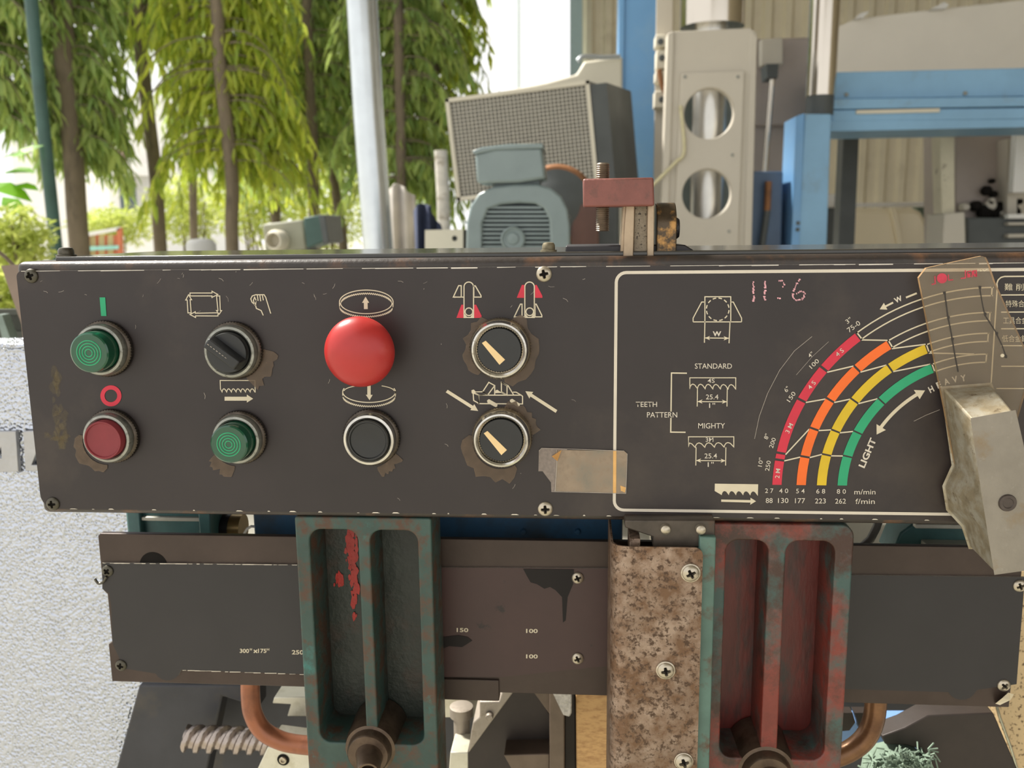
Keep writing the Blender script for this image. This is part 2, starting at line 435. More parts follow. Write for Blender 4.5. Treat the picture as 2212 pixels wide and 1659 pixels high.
b.build('scuff_mark', scratch_mat, o)
# two recessed dial knobs
for (px, py, lab) in ((1078, 757, 'black dial with cream pointer under the guide rail symbols'), (1082, 952, 'black dial with cream pointer under the vise symbol')):
    h = 0.012; c = at_h(px, py, h); rr = mm(63, -h)
    b = MB(); b.lathe(c, [(rr * 1.07, 0.0), (rr * 1.09, 0.0006), (rr * 1.09, 0.006), (rr * 1.03, 0.0072)], n=132, knurl=(1, 2, 0.0006))
    o = b.build('dial_knob', mat('beaded_bright_steel', (170, 156, 132), rough=0.3, metal=0.85, var=0.3, vs=200), box, smooth=True); tag(o, lab)
    b = MB(); b.lathe(c, [(rr * 1.03, 0.006), (rr * 1.02, 0.0095), (rr * 0.96, h), (rr * 0.90, h + 0.0003), (rr * 0.84, h - 0.0008), (rr * 0.82, 0.002)], n=72, cap=False)
    b.build('bezel', chrome, o, smooth=True)
    q = rr * 0.81; b = MB(); b.lathe(c, [(q, 0.002), (q * 0.985, 0.010), (q * 0.93, 0.0108), (q * 0.02, 0.0108)], n=108, knurl=(0, 1, 0.0005)); b.build('dial', black_plastic, o, smooth=True)
    b = MB(); A = lambda x, y: Vector((P(px + x, py + y, -0.011).x, -0.0111, P(px + x, py + y, -0.011).z))
    v = [A(-37, -16), A(-29, -21), A(13, 20), A(1, 31)]
    b.add(v + [p + Vector((0, 0.0005, 0)) for p in v], [(0, 3, 2, 1), (4, 5, 6, 7), (0, 1, 5, 4), (1, 2, 6, 5), (2, 3, 7, 6), (3, 0, 4, 7)])
    b.build('pointer_mark', pointer_cream, o)
# brittle film left around the buttons
def rag(cx, cy, r0, r1, a0, a1, seed):
    rd = random.Random(seed); pts = []; n = 14
    for i in range(n + 1):
        a = R_(a0 + (a1 - a0) * i / n); r = r1 * rd.uniform(0.9, 1.06) if 0 < i < n else r0 * 1.03
        pts.append((cx + r * math.cos(a), cy + r * math.sin(a)))
    pts += [(cx + r0 * 0.9 * math.cos(R_(a0 + (a1 - a0) * i / n)), cy + r0 * 0.9 * math.sin(R_(a0 + (a1 - a0) * i / n))) for i in range(n, -1, -1)]
    b = MB(); v = [P(x, y, -0.0006) for x, y in pts]; m_ = n + 1
    b.add(v, [(i, 2 * m_ - 1 - i, 2 * m_ - 2 - i, i + 1) for i in range(n)]); b.build('film_remnant', film, plate)
for a in ((500, 760, 66, 98, -5, 60, 1), (1078, 757, 68, 86, -70, 80, 2), (1078, 757, 68, 80, 130, 250, 3), (232, 950, 60, 76, 90, 190, 4), (512, 955, 58, 76, 95, 150, 5),
          (800, 955, 62, 78, 25, 75, 6), (1082, 952, 68, 92, -85, -10, 7), (1082, 952, 68, 90, 60, 190, 8)): rag(*a)
# ------------------------------------------------------------------ print on the front plate
zA = lambda L: [(x / 3.16, y / 3.16 + 500) for x, y in L]
zB = lambda L: [(x / 3.16 + 640, y / 3.16 + 500) for x, y in L]
zC = lambda L: [(x / 3.687 + 1140, y / 3.687 + 500) for x, y in L]
zD = lambda L: [(x / 3.614 + 1600, y / 3.614 + 500) for x, y in L]
zE = lambda L: [(x / 4.741 + 1340, y / 4.741 + 760) for x, y in L]
zF = lambda L: [(x / 4.484 + 1600, y / 4.484 + 740) for x, y in L]
zV = lambda L: [(x / 8.193 + 950, y / 8.193 + 820) for x, y in L]
z3 = lambda L: [(x / 6.38 + 1960, y / 6.38 + 540) for x, y in L]
def ink(b, name, m, label=None):
    o = b.build(name, m, plate)
    if label: o['label'] = label
    return o
b = MB(); b.ppoly(zA([(680, 450), (718, 450), (727, 577), (690, 577)]), YI); ink(b, 'printed_bar', green_ink)
b = MB(); cx, cy = zA([(757, 1122)])[0]
b.pline([(cx + 18.2 * math.cos(t * math.pi / 24), cy + 18.2 * math.sin(t * math.pi / 24)) for t in range(48)], 9, YI, True); ink(b, 'printed_ring', red_ink)
b = MB()
for L in ([(1297, 420), (1447, 420), (1447, 408), (1487, 430), (1447, 450), (1447, 440), (1297, 440)], [(1478, 440), (1500, 440), (1504, 540), (1513, 540), (1496, 565), (1478, 540), (1488, 540)],
          [(1488, 555), (1488, 577), (1335, 576), (1335, 587), (1297, 567), (1333, 548), (1333, 558)], [(1283, 556), (1278, 468), (1268, 468), (1287, 432), (1308, 466), (1298, 466), (1305, 556)]):
    b.pline(zA(L), 2.0, YI, True)
ink(b, 'printed_cycle_symbol', cream_ink)
b = MB()
for L in ([(1797, 573), (1783, 540), (1750, 525), (1745, 505), (1720, 482), (1712, 460), (1722, 440), (1745, 432), (1803, 432), (1814, 450), (1848, 560)], [(1757, 436), (1762, 474)], [(1774, 436), (1780, 476)],
          [(1791, 436), (1798, 470)], [(1745, 505), (1748, 480), (1738, 500), (1730, 470), (1738, 448), (1748, 470)]): b.pline(zA(L), 2.2, YI)
ink(b, 'printed_hand_symbol', cream_ink)
def teeth(a, bb, n, d):
    """Curved saw teeth from point a to b."""
    out = []
    for i in range(n):
        for (t, k) in ((0, 0), (0.06, 0.45), (0.2, 0.85), (0.4, 1.0), (0.65, 0.8), (0.97, 0.05)):
            q = (i + t) / n; out.append((a[0] + (bb[0] - a[0]) * q, a[1] + (bb[1] - a[1]) * q - d * k))
    return out + [bb]
b = MB(); b.pline(zA([(1505, 1075), (1503, 1017), (1740, 1017), (1742, 1096)] + teeth((1516, 1096), (1740, 1096), 7, 22)[::-1]), 1.9, YI, True); ink(b, 'printed_blade_symbol', cream_ink)
b = MB(); b.ppoly(zA([(1533, 1128), (1685, 1128), (1685, 1113), (1728, 1142), (1685, 1168), (1685, 1155), (1533, 1155)]), YI); ink(b, 'printed_arrow', cream_ink)
# band symbols
def ell(cx, cy, rx, ry, a0, a1, n=40): return [(cx + rx * math.cos(R_(a0 + (a1 - a0) * i / n)), cy + ry * math.sin(R_(a0 + (a1 - a0) * i / n))) for i in range(n + 1)]
def zig(L, d): return [(x, y + (d if i % 2 else 0)) for i, (x, y) in enumerate(L)]
b = MB()
b.pline(zB(ell(478, 482, 183, 82, 180, 360)), 2.1, YI); b.pline(zB([(295, 482), (296, 512)]), 2.1, YI); b.pline(zB([(661, 482), (660, 512)]), 2.1, YI)
b.pline(zB(ell(478, 488, 176, 73, 0, 180)), 2.1, YI); b.pline(zB(zig(ell(478, 510, 182, 68, 0, 180, 76), 8)), 1.8, YI); b.pline(zB(zig(ell(478, 492, 176, 72, 190, 350, 70), 8)), 1.8, YI)
b.ppoly(zB([(473, 445), (498, 487), (487, 487), (488, 530), (462, 530), (461, 487), (449, 487)]), YI)
ink(b, 'printed_band_up_symbol', cream_ink)
b = MB()
b.pline(zB(ell(497, 1095, 180, 72, -20, 200)), 2.1, YI); b.pline(zB(ell(497, 1092, 172, 44, -60, -5)), 1.8, YI); b.pline(zB(ell(497, 1092, 172, 44, 185, 240)), 1.8, YI)
b.pline(zB(zig(ell(497, 1118, 180, 72, 0, 180, 76), 8)), 1.8, YI); b.pline(zB([(317, 1090), (317, 1120)]), 2.1, YI); b.pline(zB([(677, 1090), (677, 1120)]), 2.1, YI)
b.ppoly(zB([(485, 1040), (508, 1040), (508, 1115), (522, 1115), (500, 1152), (475, 1115), (485, 1115)]), YI)
ink(b, 'printed_band_down_symbol', cream_ink)
# guide rail symbols
for (x0, low) in ((1145, True), (1560, False)):
    b = MB(); w_ = 65; cx = x0 + w_ / 2
    b.pline(zB([(x0, 587)] + ell(cx, 378, w_ / 2, 33, 180, 360, 12) + [(x0 + w_, 587)]), 2.4, YI, True)
    b.pline(zB(ell(cx + 1, 548, 26, 26, 0, 360, 24)[:-1]), 2.4, YI, True)
    for k in (-1, 1): b.ppoly(zB([(cx + k * 30, 560), (cx + k * 30, 587), (cx + k * 8, 587)]), YI - 0.00004)
    if low:
        for L in ([(1072, 448), (1108, 370), (1126, 370), (1126, 448)], [(1212, 371), (1222, 371), (1261, 438), (1261, 448), (1212, 448)]): b.pline(zB(L), 2.4, YI, True)
        b.pline(zB([(1126, 448), (1145, 448)]), 2.4, YI)
    else:
        for L in ([(1488, 583), (1530, 496), (1541, 496), (1541, 583)], [(1630, 496), (1638, 496), (1676, 572), (1676, 583), (1630, 583)]): b.pline(zB(L), 2.4, YI, True)
        b.pline(zB([(1541, 583), (1560, 583)]), 2.4, YI)
    ink(b, 'printed_guide_rail_symbol', cream_ink)
    b = MB()
    for L in (([(1127, 500), (1143, 500), (1143, 590), (1093, 590)], [(1214, 500), (1228, 500), (1265, 575), (1265, 590), (1214, 590)]) if low else
              ([(1540, 365), (1557, 365), (1557, 453), (1505, 453)], [(1630, 365), (1641, 365), (1680, 440), (1680, 453), (1630, 453)])): b.ppoly(zB(L), YI)
    ink(b, 'printed_red_trapezoid', red_ink)
# vise symbol
b = MB()
for L, cl in (([(590, 235), (690, 275), (690, 420), (600, 370)], 1), ([(690, 275), (1440, 275), (1465, 295), (1465, 430), (690, 425)], 1), ([(600, 218), (760, 215), (850, 270), (690, 275)], 1), ([(760, 215), (868, 48), (972, 105), (850, 270)], 1),
          ([(972, 105), (972, 270)], 0), ([(1090, 215), (1090, 50), (1190, 110), (1190, 275)], 1), ([(1090, 50), (1210, 110), (1310, 275)], 0), ([(1295, 222), (1350, 222), (1440, 275)], 0), ([(980, 230), (1090, 225), (1180, 275)], 0)):
    b.pline(zV(L), 2.4, YI, bool(cl))
for L in ([(985, 225), (985, 195), (1015, 178), (1080, 220)], [(560, 190), (600, 175), (640, 215), (600, 260), (565, 240)], [(835, 370), (870, 345), (1020, 430), (1018, 475), (990, 490), (845, 410)], [(1240, 360), (1280, 338), (1415, 425), (1418, 460), (1390, 492), (1245, 400)]):
    b.ppoly(zV(L), YI - 0.00004)
ink(b, 'printed_vise_symbol', cream_ink)
for L in ([(105, 225), (140, 180), (590, 465), (610, 435), (680, 555), (540, 540), (560, 512)], [(1515, 205), (1655, 218), (1630, 250), (2080, 540), (2050, 588), (1605, 300), (1585, 335)]):
    b = MB(); b.ppoly(zV(L), YI); ink(b, 'printed_arrow', cream_ink)
# chart frame
def rrect_px(x0, y0, x1, y1, r):
    pts = []
    for (cx, cy, a0) in ((x0 + r, y0 + r, 180), (x1 - r, y0 + r, 270), (x1 - r, y1 - r, 0), (x0 + r, y1 - r, 90)):
        pts += [(cx + r * math.cos(R_(a0 + 15 * i)), cy + r * math.sin(R_(a0 + 15 * i))) for i in range(7)]
    return pts
fx0, fz1, fz0 = P(1329, 850).x, P(1700, 586).z, P(1700, 1106).z
def wline(b, pts, wd, closed=False, Y=YI):
    """Stroke along points (x, z) in metres on the plate."""
    s = MB(); n = len(pts)
    L = []; Rr = []
    for i in range(n):
        p = Vector(pts[i]); a = Vector(pts[i - 1]) if i or closed else None; c = Vector(pts[(i + 1) % n]) if i < n - 1 or closed else None
        d1 = (p - a).normalized() if a is not None else None; d2 = (c - p).normalized() if c is not None else None
        d1 = d1 or d2; d2 = d2 or d1; n1 = Vector((-d1.y, d1.x)); mt = (n1 + Vector((-d2.y, d2.x))).normalized(); k = wd / 2 / max(0.45, mt.dot(n1))
        L.append(p + mt * k); Rr.append(p - mt * k)
    b.add([(q.x, Y, q.y) for q in L] + [(q.x, Y, q.y) for q in Rr], [(n + i, n + (i + 1) % n, (i + 1) % n, i) for i in range(n if closed else n - 1)])
b = MB(); wline(b, rounded(fx0, fz0, XR - 0.006, fz1, 0.006), 0.0019, True); ink(b, 'printed_frame_line', white_ink)
# work width symbol
b = MB()
for L, cl in (([(1411, 720), (1411, 520), (1617, 520), (1617, 720)], 0), ([(1317, 720), (1317, 690), (1385, 562), (1411, 562)], 0), ([(1617, 562), (1637, 562), (1703, 690), (1703, 720)], 0), ([(1317, 720), (1703, 720)], 0),
              ([(1411, 720), (1407, 886)], 0), ([(1611, 720), (1603, 890)], 0), ([(1412, 848), (1600, 850)], 0)): b.pline(zC(L), 2.2, YI, bool(cl))
for k in range(12):
    if k % 1 == 0: b.pline(zC(ell(1513, 620, 90, 90, k * 30 + 4, k * 30 + 22, 5)), 2.4, YI)
for L in ([(1409, 848), (1452, 832), (1440, 848), (1452, 866)], [(1604, 850), (1560, 834), (1572, 850), (1560, 868)]): b.ppoly(zC(L), YI - 0.00004)
ink(b, 'printed_work_width_symbol', cream_ink)
def tz(z, s, x, y, h, wd, rot=0.0, m=None, bold=0.002, Y=None):
    k = {'C': (zC, 3.687), 'D': (zD, 3.614), 'E': (zE, 4.741), 'F': (zF, 4.484), '3': (z3, 6.38)}[z]
    (cx, cy), = k[0]([(x, y)]); text(s, cx, cy, h / k[1], wd / k[1], Y or YI, m or white_ink, plate, rot, bold)
tz('C', 'W', 1507, 815, 40, 68, bold=0.035)
tz('E', 'STANDARD', 953, 146, 54, 380); tz('E', 'MIGHTY', 935, 757, 54, 274); tz('E', 'TEETH', 267, 538, 52, 218); tz('E', 'PATTERN', 428, 645, 54, 310)
for dy, dx, lab, nt, x0, x1 in ((0, 0, '4S', 6, 712, 1182), (604, -14, '3M', 4.6, 698, 1162)):
    tz('E', lab, 930 + dx * 1.2, 296 + dy, 44, 72 if lab == '4S' else 78); tz('E', '25.4', 940 + dx, 467 + dy - 5, 50, 128); tz('E', '1"', 940 + dx, 553 + dy - 4, 50, 62)
    b = MB(); y0 = 266 + dy
    dn = teeth((x0 - (0 if nt == 6 else 30), y0 + 116 - 6), (x1, y0 + 116 if nt == 6 else y0 + 104), int(round(nt)), 46)
    dn = [(max(x, x0), y) for x, y in dn if x >= x0 - 1]
    b.pline(zE([(x0, y0 + 100), (x0, y0), (x1, y0)] + dn[::-1]), 1.9, YI, True)
    for x in (790, 1095): b.pline(zE([(x + dx, y0 + 108), (x + dx - 3, y0 + 294)]), 1.9, YI)
    b.pline(zE([(795 + dx, y0 + 244), (1090 + dx, y0 + 246)]), 1.8, YI)
    for L in ([(788 + dx, y0 + 243), (842 + dx, y0 + 222), (826 + dx, y0 + 243), (842 + dx, y0 + 264)], [(1094 + dx, y0 + 245), (1040 + dx, y0 + 224), (1056 + dx, y0 + 245), (1040 + dx, y0 + 266)]): b.ppoly(zE(L), YI - 0.00004)
    ink(b, 'printed_teeth_diagram', cream_ink)
b = MB(); b.pline(zE([(682, 219), (524, 217), (519, 612)]), 2.8, YI); b.pline(zE([(518, 676), (516, 822), (668, 824)]), 2.8, YI); ink(b, 'printed_bracket', cream_ink)
b = MB(); b.ppoly(zE([(968, 1350), (1412, 1356), (1408, 1476)] + teeth((965, 1466), (1405, 1472), 6, 42)[::-1][1:-6] + [(966, 1425)]), YI); ink(b, 'printed_blade_symbol', cream_ink)
b = MB(); b.ppoly(zE([(1033, 1512), (1333, 1518), (1333, 1494), (1390, 1530), (1330, 1566), (1333, 1544), (1033, 1536)]), YI); ink(b, 'printed_arrow', cream_ink)
# coloured arcs: concentric round the lever's pivot
ACX, ACZ = 0.24182, CAM.z - 0.15868
def pol(r, a): return (ACX + r * math.cos(R_(a)), ACZ + r * math.sin(R_(a)))
def band(r0, r1, a0, a1, m, name):
    n = max(3, int(abs(a1 - a0) / 2.5)); b = MB()
    v = [(*pol(r0, a0 + (a1 - a0) * i / n), 0) for i in range(n + 1)] + [(*pol(r1, a0 + (a1 - a0) * i / n), 0) for i in range(n + 1)]
    b.add([(x, YI, z) for x, z, _ in v], [(i, i + 1, n + 2 + i, n + 1 + i) for i in range(n)]); ink(b, name, m)
GAP = 0.35
bands = [('printed_red_arc', red_ink, 0.12215, 0.1165, [180, 172.3, 170.2, 153.3, 142.2, 129.2]),
         ('printed_orange_arc', orange_ink, 0.1074, 0.1017, [180, 170.0, 160.0, 149.0, 135.6, 123.0]),
         ('printed_yellow_arc', yellow_ink, 0.0950, 0.0893, [180, 167.8, 158.0, 144.6, 127.0, 112.4]),
         ('printed_green_arc', green_ink, 0.0825, 0.0768, [180, 166.5, 155.0, 138.0, 112.8])]
for nm, m, ro, ri, angs in bands:
    for i in range(len(angs) - 1): band(ri, ro, angs[i] - (GAP if i else 0), angs[i + 1] + (GAP if i < len(angs) - 2 else 0), m, nm)
    b = MB()
    for r in (ro, ri): wline(b, [pol(r - (0.0004 if r == ro else -0.0004), angs[-1] - 0.4 + (90.0 - angs[-1]) * i / 16) for i in range(17)], 0.0008)
    wline(b, [pol(ro, angs[-1] - 0.6), pol(ri, angs[-1] - 0.6)], 0.0008); wline(b, [pol(ro, 90), pol(ri, 90)], 0.0008); ink(b, 'printed_arc_outline', cream_ink)
b = MB()
cn = [(0, 1), (1, 2), (2, 3)]
def conn(i, ai, j, aj): wline(b, [pol(bands[i][3], ai), pol(bands[j][2], aj)], 0.0008)
conn(0, 128.8, 1, 122.6); conn(1, 122.8, 2, 112.0); conn(2, 112, 3, 95); conn(0, 142.4, 1, 135.8); conn(1, 135.6, 2, 127.4); conn(2, 126.8, 3, 112.9); conn(0, 153.3, 1, 149.5); conn(1, 149, 2, 145); conn(2, 144.6, 3, 138.4)
conn(0, 170.4, 1, 160.6); conn(1, 160, 2, 158.2); conn(2, 158, 3, 155.4); conn(0, 172.4, 1, 170.4); conn(1, 170, 2, 168); conn(2, 167.8, 3, 166.8)
ink(b, 'printed_connecting_line', cream_ink)
# arrows of the chart
b = MB(); wline(b, [pol(0.0693, 148 - 1.6 * i) for i in range(16)], 0.0021)
for a, s_ in ((147.5, 1), (124, -1)):
    p0, p1, p2 = pol(0.0690, a + s_ * 4.4), pol(0.0727, a), pol(0.0659, a); b.add([(q[0], YI - .00004, q[1]) for q in ((p0, p2, p1) if s_ < 0 else (p0, p1, p2))], [(0, 1, 2)])
ink(b, 'printed_double_arrow', cream_ink)
b = MB(); b.pline(zD([(1375, 482), (1290, 516)]), 4, YI); b.pline(zD([(1190, 555), (1130, 585)]), 4, YI); b.ppoly(zD([(1085, 608), (1118, 557), (1145, 610)]), YI); ink(b, 'printed_arrow', cream_ink)
tz('D', 'W', 1230, 530, 42, 62, -24, bold=0.035)
tz('F', 'LIGHT', 1228, 1068, 66, 300, -67, bold=0.03)
for ch, x, y, r in (('H', 1487, 1232, -27), ('E', 1548, 1198, -23), ('A', 1607, 1172, -19), ('V', 1672, 1155, -14), ('Y', 1738, 1145, -10)): tz('D', ch, x, y, 50, 36 if ch in 'HE' else 42, r, bold=0.03)
for s, x, y, h, wd, r in (('4 S', 958, 96, 42, 86, -42), ('4 S', 688, 412, 42, 86, -50), ('3 M', 470, 830, 42, 96, -64), ('2 M', 358, 1268, 42, 92, -84),
                          ('4"', 678, 118, 42, 52, -40), ('100', 712, 205, 42, 104, -44), ('6"', 446, 452, 42, 50, -50), ('150', 490, 525, 42, 104, -56), ('8"', 250, 910, 42, 50, -68), ('200', 308, 972, 42, 100, -72), ('10"', 192, 1158, 42, 84, -80), ('250', 264, 1194, 42, 100, -80),
                          ('2 7', 276, 1435, 44, 80, 0), ('4 0', 416, 1436, 44, 88, 0), ('5 4', 578, 1438, 44, 82, 0), ('6 8', 775, 1440, 44, 86, 0), ('8 0', 975, 1442, 44, 88, 0), ('m/min', 1203, 1446, 50, 205, 0),
                          ('88', 276, 1530, 48, 66, 0), ('130', 412, 1530, 48, 100, 0), ('177', 575, 1532, 48, 98, 0), ('223', 772, 1534, 48, 104, 0), ('262', 967, 1536, 48, 104, 0), ('f/min', 1205, 1538, 50, 188, 0)): tz('F', s, x, y, h, wd, r, Y=YI - 0.00012)
tz('D', '3"', 842, 695, 36, 46, -36); tz('D', '75-0', 882, 742, 38, 112, -36)
# material table at the right
b = MB(); tx = P(2154, 640).x; wline(b, [(P(2143, 800).x, P(2138, 838).z), (P(2152, 640).x, P(2152, 620).z)] + [(P(2154, 600).x + 0.004 * (1 - math.cos(R_(a))), P(2154, 612).z + 0.004 * math.sin(R_(a))) for a in (0, 30, 60, 90)] + [(XR - 0.012, P(2200, 597).z)], 0.0008)
for y in (637, 674, 710, 746.6, 791, 839): z = P(2190, y).z; wline(b, [(P(2152, y).x if y > 830 else P(2162, y).x, z), (XR - 0.012, z)], 0.0007)
ink(b, 'printed_table_line', cream_ink)
for s, x, y, wd in (('難 削 材', 1550, 510, 420), ('特殊合金鋼', 1570, 740, 430), ('工具合金鋼', 1530, 970, 420), ('低合金鋼', 1480, 1220, 350)): tz('3', s, x, y, 96, wd, 0, cream_ink, 0.0)
# marker number, scratches
b = MB(); rd = random.Random(3)
for L in ([(1797, 385), (1800, 560)], [(1890, 370), (1888, 550)], [(1980, 395), (2030, 392), (2050, 430), (2020, 445)], [(1985, 530), (2015, 535)], [(2165, 378), (2130, 440), (2110, 520), (2135, 550), (2190, 540), (2210, 490), (2175, 475), (2140, 500)]):
    L = zC(L)
    for i in range(len(L) - 1):
        p, q = Vector(L[i]), Vector(L[i + 1]); n = max(2, int((q - p).length / 3.2))
        for k in range(n):
            if rd.random() < 0.28: continue
            c = p.lerp(q, (k + 0.5) / n); a = rd.uniform(1.0, 3.2); d = rd.uniform(-1.2, 1.2)
            b.ppoly([(c.x - a + d, c.y - 1.6), (c.x + a * .6 + d, c.y - 2.0), (c.x + a + d, c.y + 1.0), (c.x - a * .5 + d, c.y + 1.9)], YI)
ink(b, 'marker_number', pink_chalk, 'faded pink handwritten 1136')
for k in range(46):
    x, y = random.uniform(90, 1300), random.choice((random.uniform(585, 640), random.uniform(600, 1090))); L = random.uniform(2, 14); a = random.uniform(0, 3.14)
    b = MB() if k == 0 else b
    b.pline([(x, y), (x + L * math.cos(a) * .6, y + L * math.sin(a) * .5), (x + L * math.cos(a + .2), y + L * math.sin(a + .2))], random.uniform(0.35, 0.8), YI + 0.0001)
b.pline([(1630 + 0.0, 948), (1640, 900), (1658, 850), (1684, 800), (1716, 758), (1754, 727)], 1.0, YI); b.pline([(1720, 810), (1755, 770), (1790, 738)], 0.7, YI)
b.pline([(1974, 910), (2000, 897), (2030, 885)], 1.0, YI)
ink(b, 'scratch', scratch_mat).__setitem__('kind', 'stuff')
smear = mat('dust_smear', (150, 142, 118), rough=0.9, spec=0.1, var=0.3, vs=200, alpha=0.10)
b = MB(); rd = random.Random(17)
for k in range(26):
    t = rd.random(); cx, cy = 118 + 16 * t + rd.gauss(0, 6), 800 + 160 * t; r = rd.uniform(4, 11)
    b.ppoly([(cx + r * rd.uniform(.5, 1.1) * math.cos(a * .8), cy + r * 1.8 * rd.uniform(.5, 1.1) * math.sin(a * .8)) for a in range(8)], YI + 0.00015 - k * 0.000004)
for k in range(10): 
    cx, cy = rd.uniform(95, 150), rd.gauss(944, 5); r = rd.uniform(4, 9); b.ppoly([(cx + r * 1.5 * rd.uniform(.5, 1.1) * math.cos(a * .8), cy + r * .7 * rd.uniform(.5, 1.1) * math.sin(a * .8)) for a in range(8)], YI + 0.00004 - k * 0.000004)
tag(ink(b, 'dust_smear', smear), kind='stuff')
# torn tape label
b = MB(); b.ppoly([(1170, 968), (1225, 970), (1225, 1062), (1191, 1062), (1190, 1042), (1172, 1018), (1163, 1018), (1164, 974)], YI - 0.0003); tag(ink(b, 'tape_label', tape_grey), 'torn grey tape label across the chart frame')
b = MB(); b.ppoly([(1204, 972), (1348, 974), (1355, 980), (1352, 1066), (1199, 1061), (1201, 1000)], YI - 0.0005); ink(b, 'tape_label', tape_tan)
b = MB(); b.ppoly([(1324.5, 974), (1331.5, 974), (1331, 1066), (1324, 1066)], YI - 0.0007); b.ppoly([(1340, 1049), (1352, 1053), (1350, 1064), (1341, 1060)], YI - 0.0007); ink(b, 'stained_line', tape_line)
b = MB(); b.add([P(1192, 986, YI - 0.001), P(1213, 972, -0.004), P(1204, 996, YI - 0.001)], [(0, 1, 2), (2, 1, 0)]); ink(b, 'curled_tape_corner', tape_line)
b = MB()
for L, wd in (([(1202, 972), (1203, 1000), (1199, 1061)], 1.4), ([(1164, 974), (1170, 968), (1348, 974)], 1.0), ([(1191, 1062), (1352, 1066), (1355, 980)], 1.0)): b.pline(L, wd, YI - 0.0008)
ink(b, 'tape_edge', scratch_mat)
# ------------------------------------------------------------------ speed lever with its clear pointer
cast_al = mat('grimy_cast_aluminium', (146, 139, 128), rough=0.42, metal=0.5, var=0.1, vs=60, c2=(138, 116, 84), t2=(0.55, 0.78), s2=45, c3=(172, 165, 154), t3=(0.6, 0.8), s3=200, bump=0.12, bs=500)
cast_grime = mat('oily_brown_aluminium', (150, 138, 114), rough=0.5, metal=0.35, var=0.2, vs=120, c2=(172, 166, 150), t2=(0.42, 0.62), s2=110, c3=(92, 74, 50), t3=(0.58, 0.7), s3=160, bump=0.3, bs=300)
pin_steel = mat('dark_pin_steel', (88, 80, 76), rough=0.4, metal=0.7, var=0.15, vs=200)
clear = mat('scuffed_clear_plastic', (172, 158, 138), rough=0.25, spec=0.6, var=0.1, vs=60, alpha=0.22)
clear_edge = mat('amber_plastic_edge', (170, 136, 96), rough=0.4, spec=0.6, var=0.25, vs=150, alpha=0.8)
hair = mat('black_hairline', (52, 46, 40), rough=0.6, var=0.1)
red_res = mat('red_lettering_on_plastic', (196, 52, 74), rough=0.5, var=0.15, vs=300)
lev = thing('speed_lever', 'grey cast aluminium lever with clear plastic pointer over the speed chart', 'lever', P(2176, 1237, -0.02))
lb = [(2037, 839), (2048, 920), (2060, 1005), (2040, 1050), (2048, 1100), (2081, 1136), (2096, 1182)]
lm = [(2060, 864), (2075, 950), (2087, 1029), (2073, 1062), (2083, 1100), (2103, 1126), (2118, 1205)]
lf = [(2102, 907), (2113, 985), (2122, 1045), (2127, 1080), (2132, 1110), (2138, 1150), (2152, 1237)]
rb = [(2139, 831), (2166, 900), (2192, 1000), (2215, 1050), (2220, 1100), (2215, 1140), (2208, 1185)]
rm = [(2156, 850), (2180, 910), (2205, 1010), (2230, 1050), (2236, 1100), (2236, 1150), (2238, 1205)]
rf = [(2190, 891), (2206, 960), (2220, 1030), (2229, 1075), (2236, 1110), (2244, 1150), (2262, 1222)]
def chain(L, Y): return [P(x, y, Y) for x, y in L]
secs = [chain(lb, -0.005) + chain(rb, -0.005)[::-1], chain(lm, -0.024) + chain(rm, -0.024)[::-1], chain([(x + (y2 - y) * .0 - 5, y - 2) for (x, y), (_, y2) in zip(lf, lf)], -0.040) + chain([(x - 2, y - 3) for x, y in rf], -0.040)[::-1], chain(lf, -0.046) + chain(rf, -0.046)[::-1]]
b = MB(); n = 14; v = [p for s in secs for p in s]; f = []; mi = []
for k in range(3):
    for i in range(n):
        j = (i + 1) % n; f.append((k * n + i, (k + 1) * n + i, (k + 1) * n + j, k * n + j)); mi.append(0 if k == 2 else 1)
f.append([3 * n + i for i in range(n)]); mi.append(0); f.append([n - 1 - i for i in range(n)]); mi.append(1)
b.v = [tuple(p) for p in v]; b.f = [list(q) for q in f]; b.m = mi
b.build('handle', [cast_al, cast_grime], lev, bevel=0.0012, bseg=2)
c = P(2176, 1086, -0.046); r = mm(19, -0.046)
b = MB(); b.lathe(c, [(r, -0.004), (r, 0.0004), (r * 0.92, 0.0012), (r * 0.6, 0.0012), (r * 0.55, 0.0008), (r * 0.1, 0.0008)], n=32); b.build('pivot_pin', pin_steel, lev, smooth=True)
pp = [(1985, 600), (2001, 579), (2060, 566), (2120, 553), (2130, 556), (2136, 568), (2150, 610), (2175, 665), (2207, 735), (2232, 790), (2200, 900), (2160, 1010), (2120, 1080), (2066, 1020), (2040, 880), (2012, 740)]
b = MB(); b.pxprism(pp, -0.0075, -0.0050); b.m = [0, 0] + [1] * len(pp)
point = b.build('pointer_plate', [clear, clear_edge], lev)
b = MB(); b.pline(z3([(515, 590), (555, 900), (605, 1150), (660, 1480), (700, 1680)]), 3.2, -0.0077)
for x, y in ((510, 590), (565, 930), (620, 1225)): b.ppoly(z3([(x - 20, y - 18), (x + 22, y - 18), (x + 20, y + 20), (x - 16, y + 20)]), -0.0078)
b.build('hairline', hair, point)
b = MB(); b.pline(z3([(995, 510), (1030, 720), (1068, 900), (1200, 1100), (1300, 1300), (1365, 1480)]), 2.6, -0.0077)
for x, y in ((998, 515), (1070, 880), (1230, 1150), (1355, 1470)): b.ppoly(z3([(x - 18, y - 22), (x + 20, y - 20), (x + 22, y + 22), (x - 14, y + 20)]), -0.0078)
b.build('hairline', hair, point)
b = MB(); b.ppoly(z3(ell(478, 390, 72, 70, 0, 360, 24)[:-1]), -0.0078)
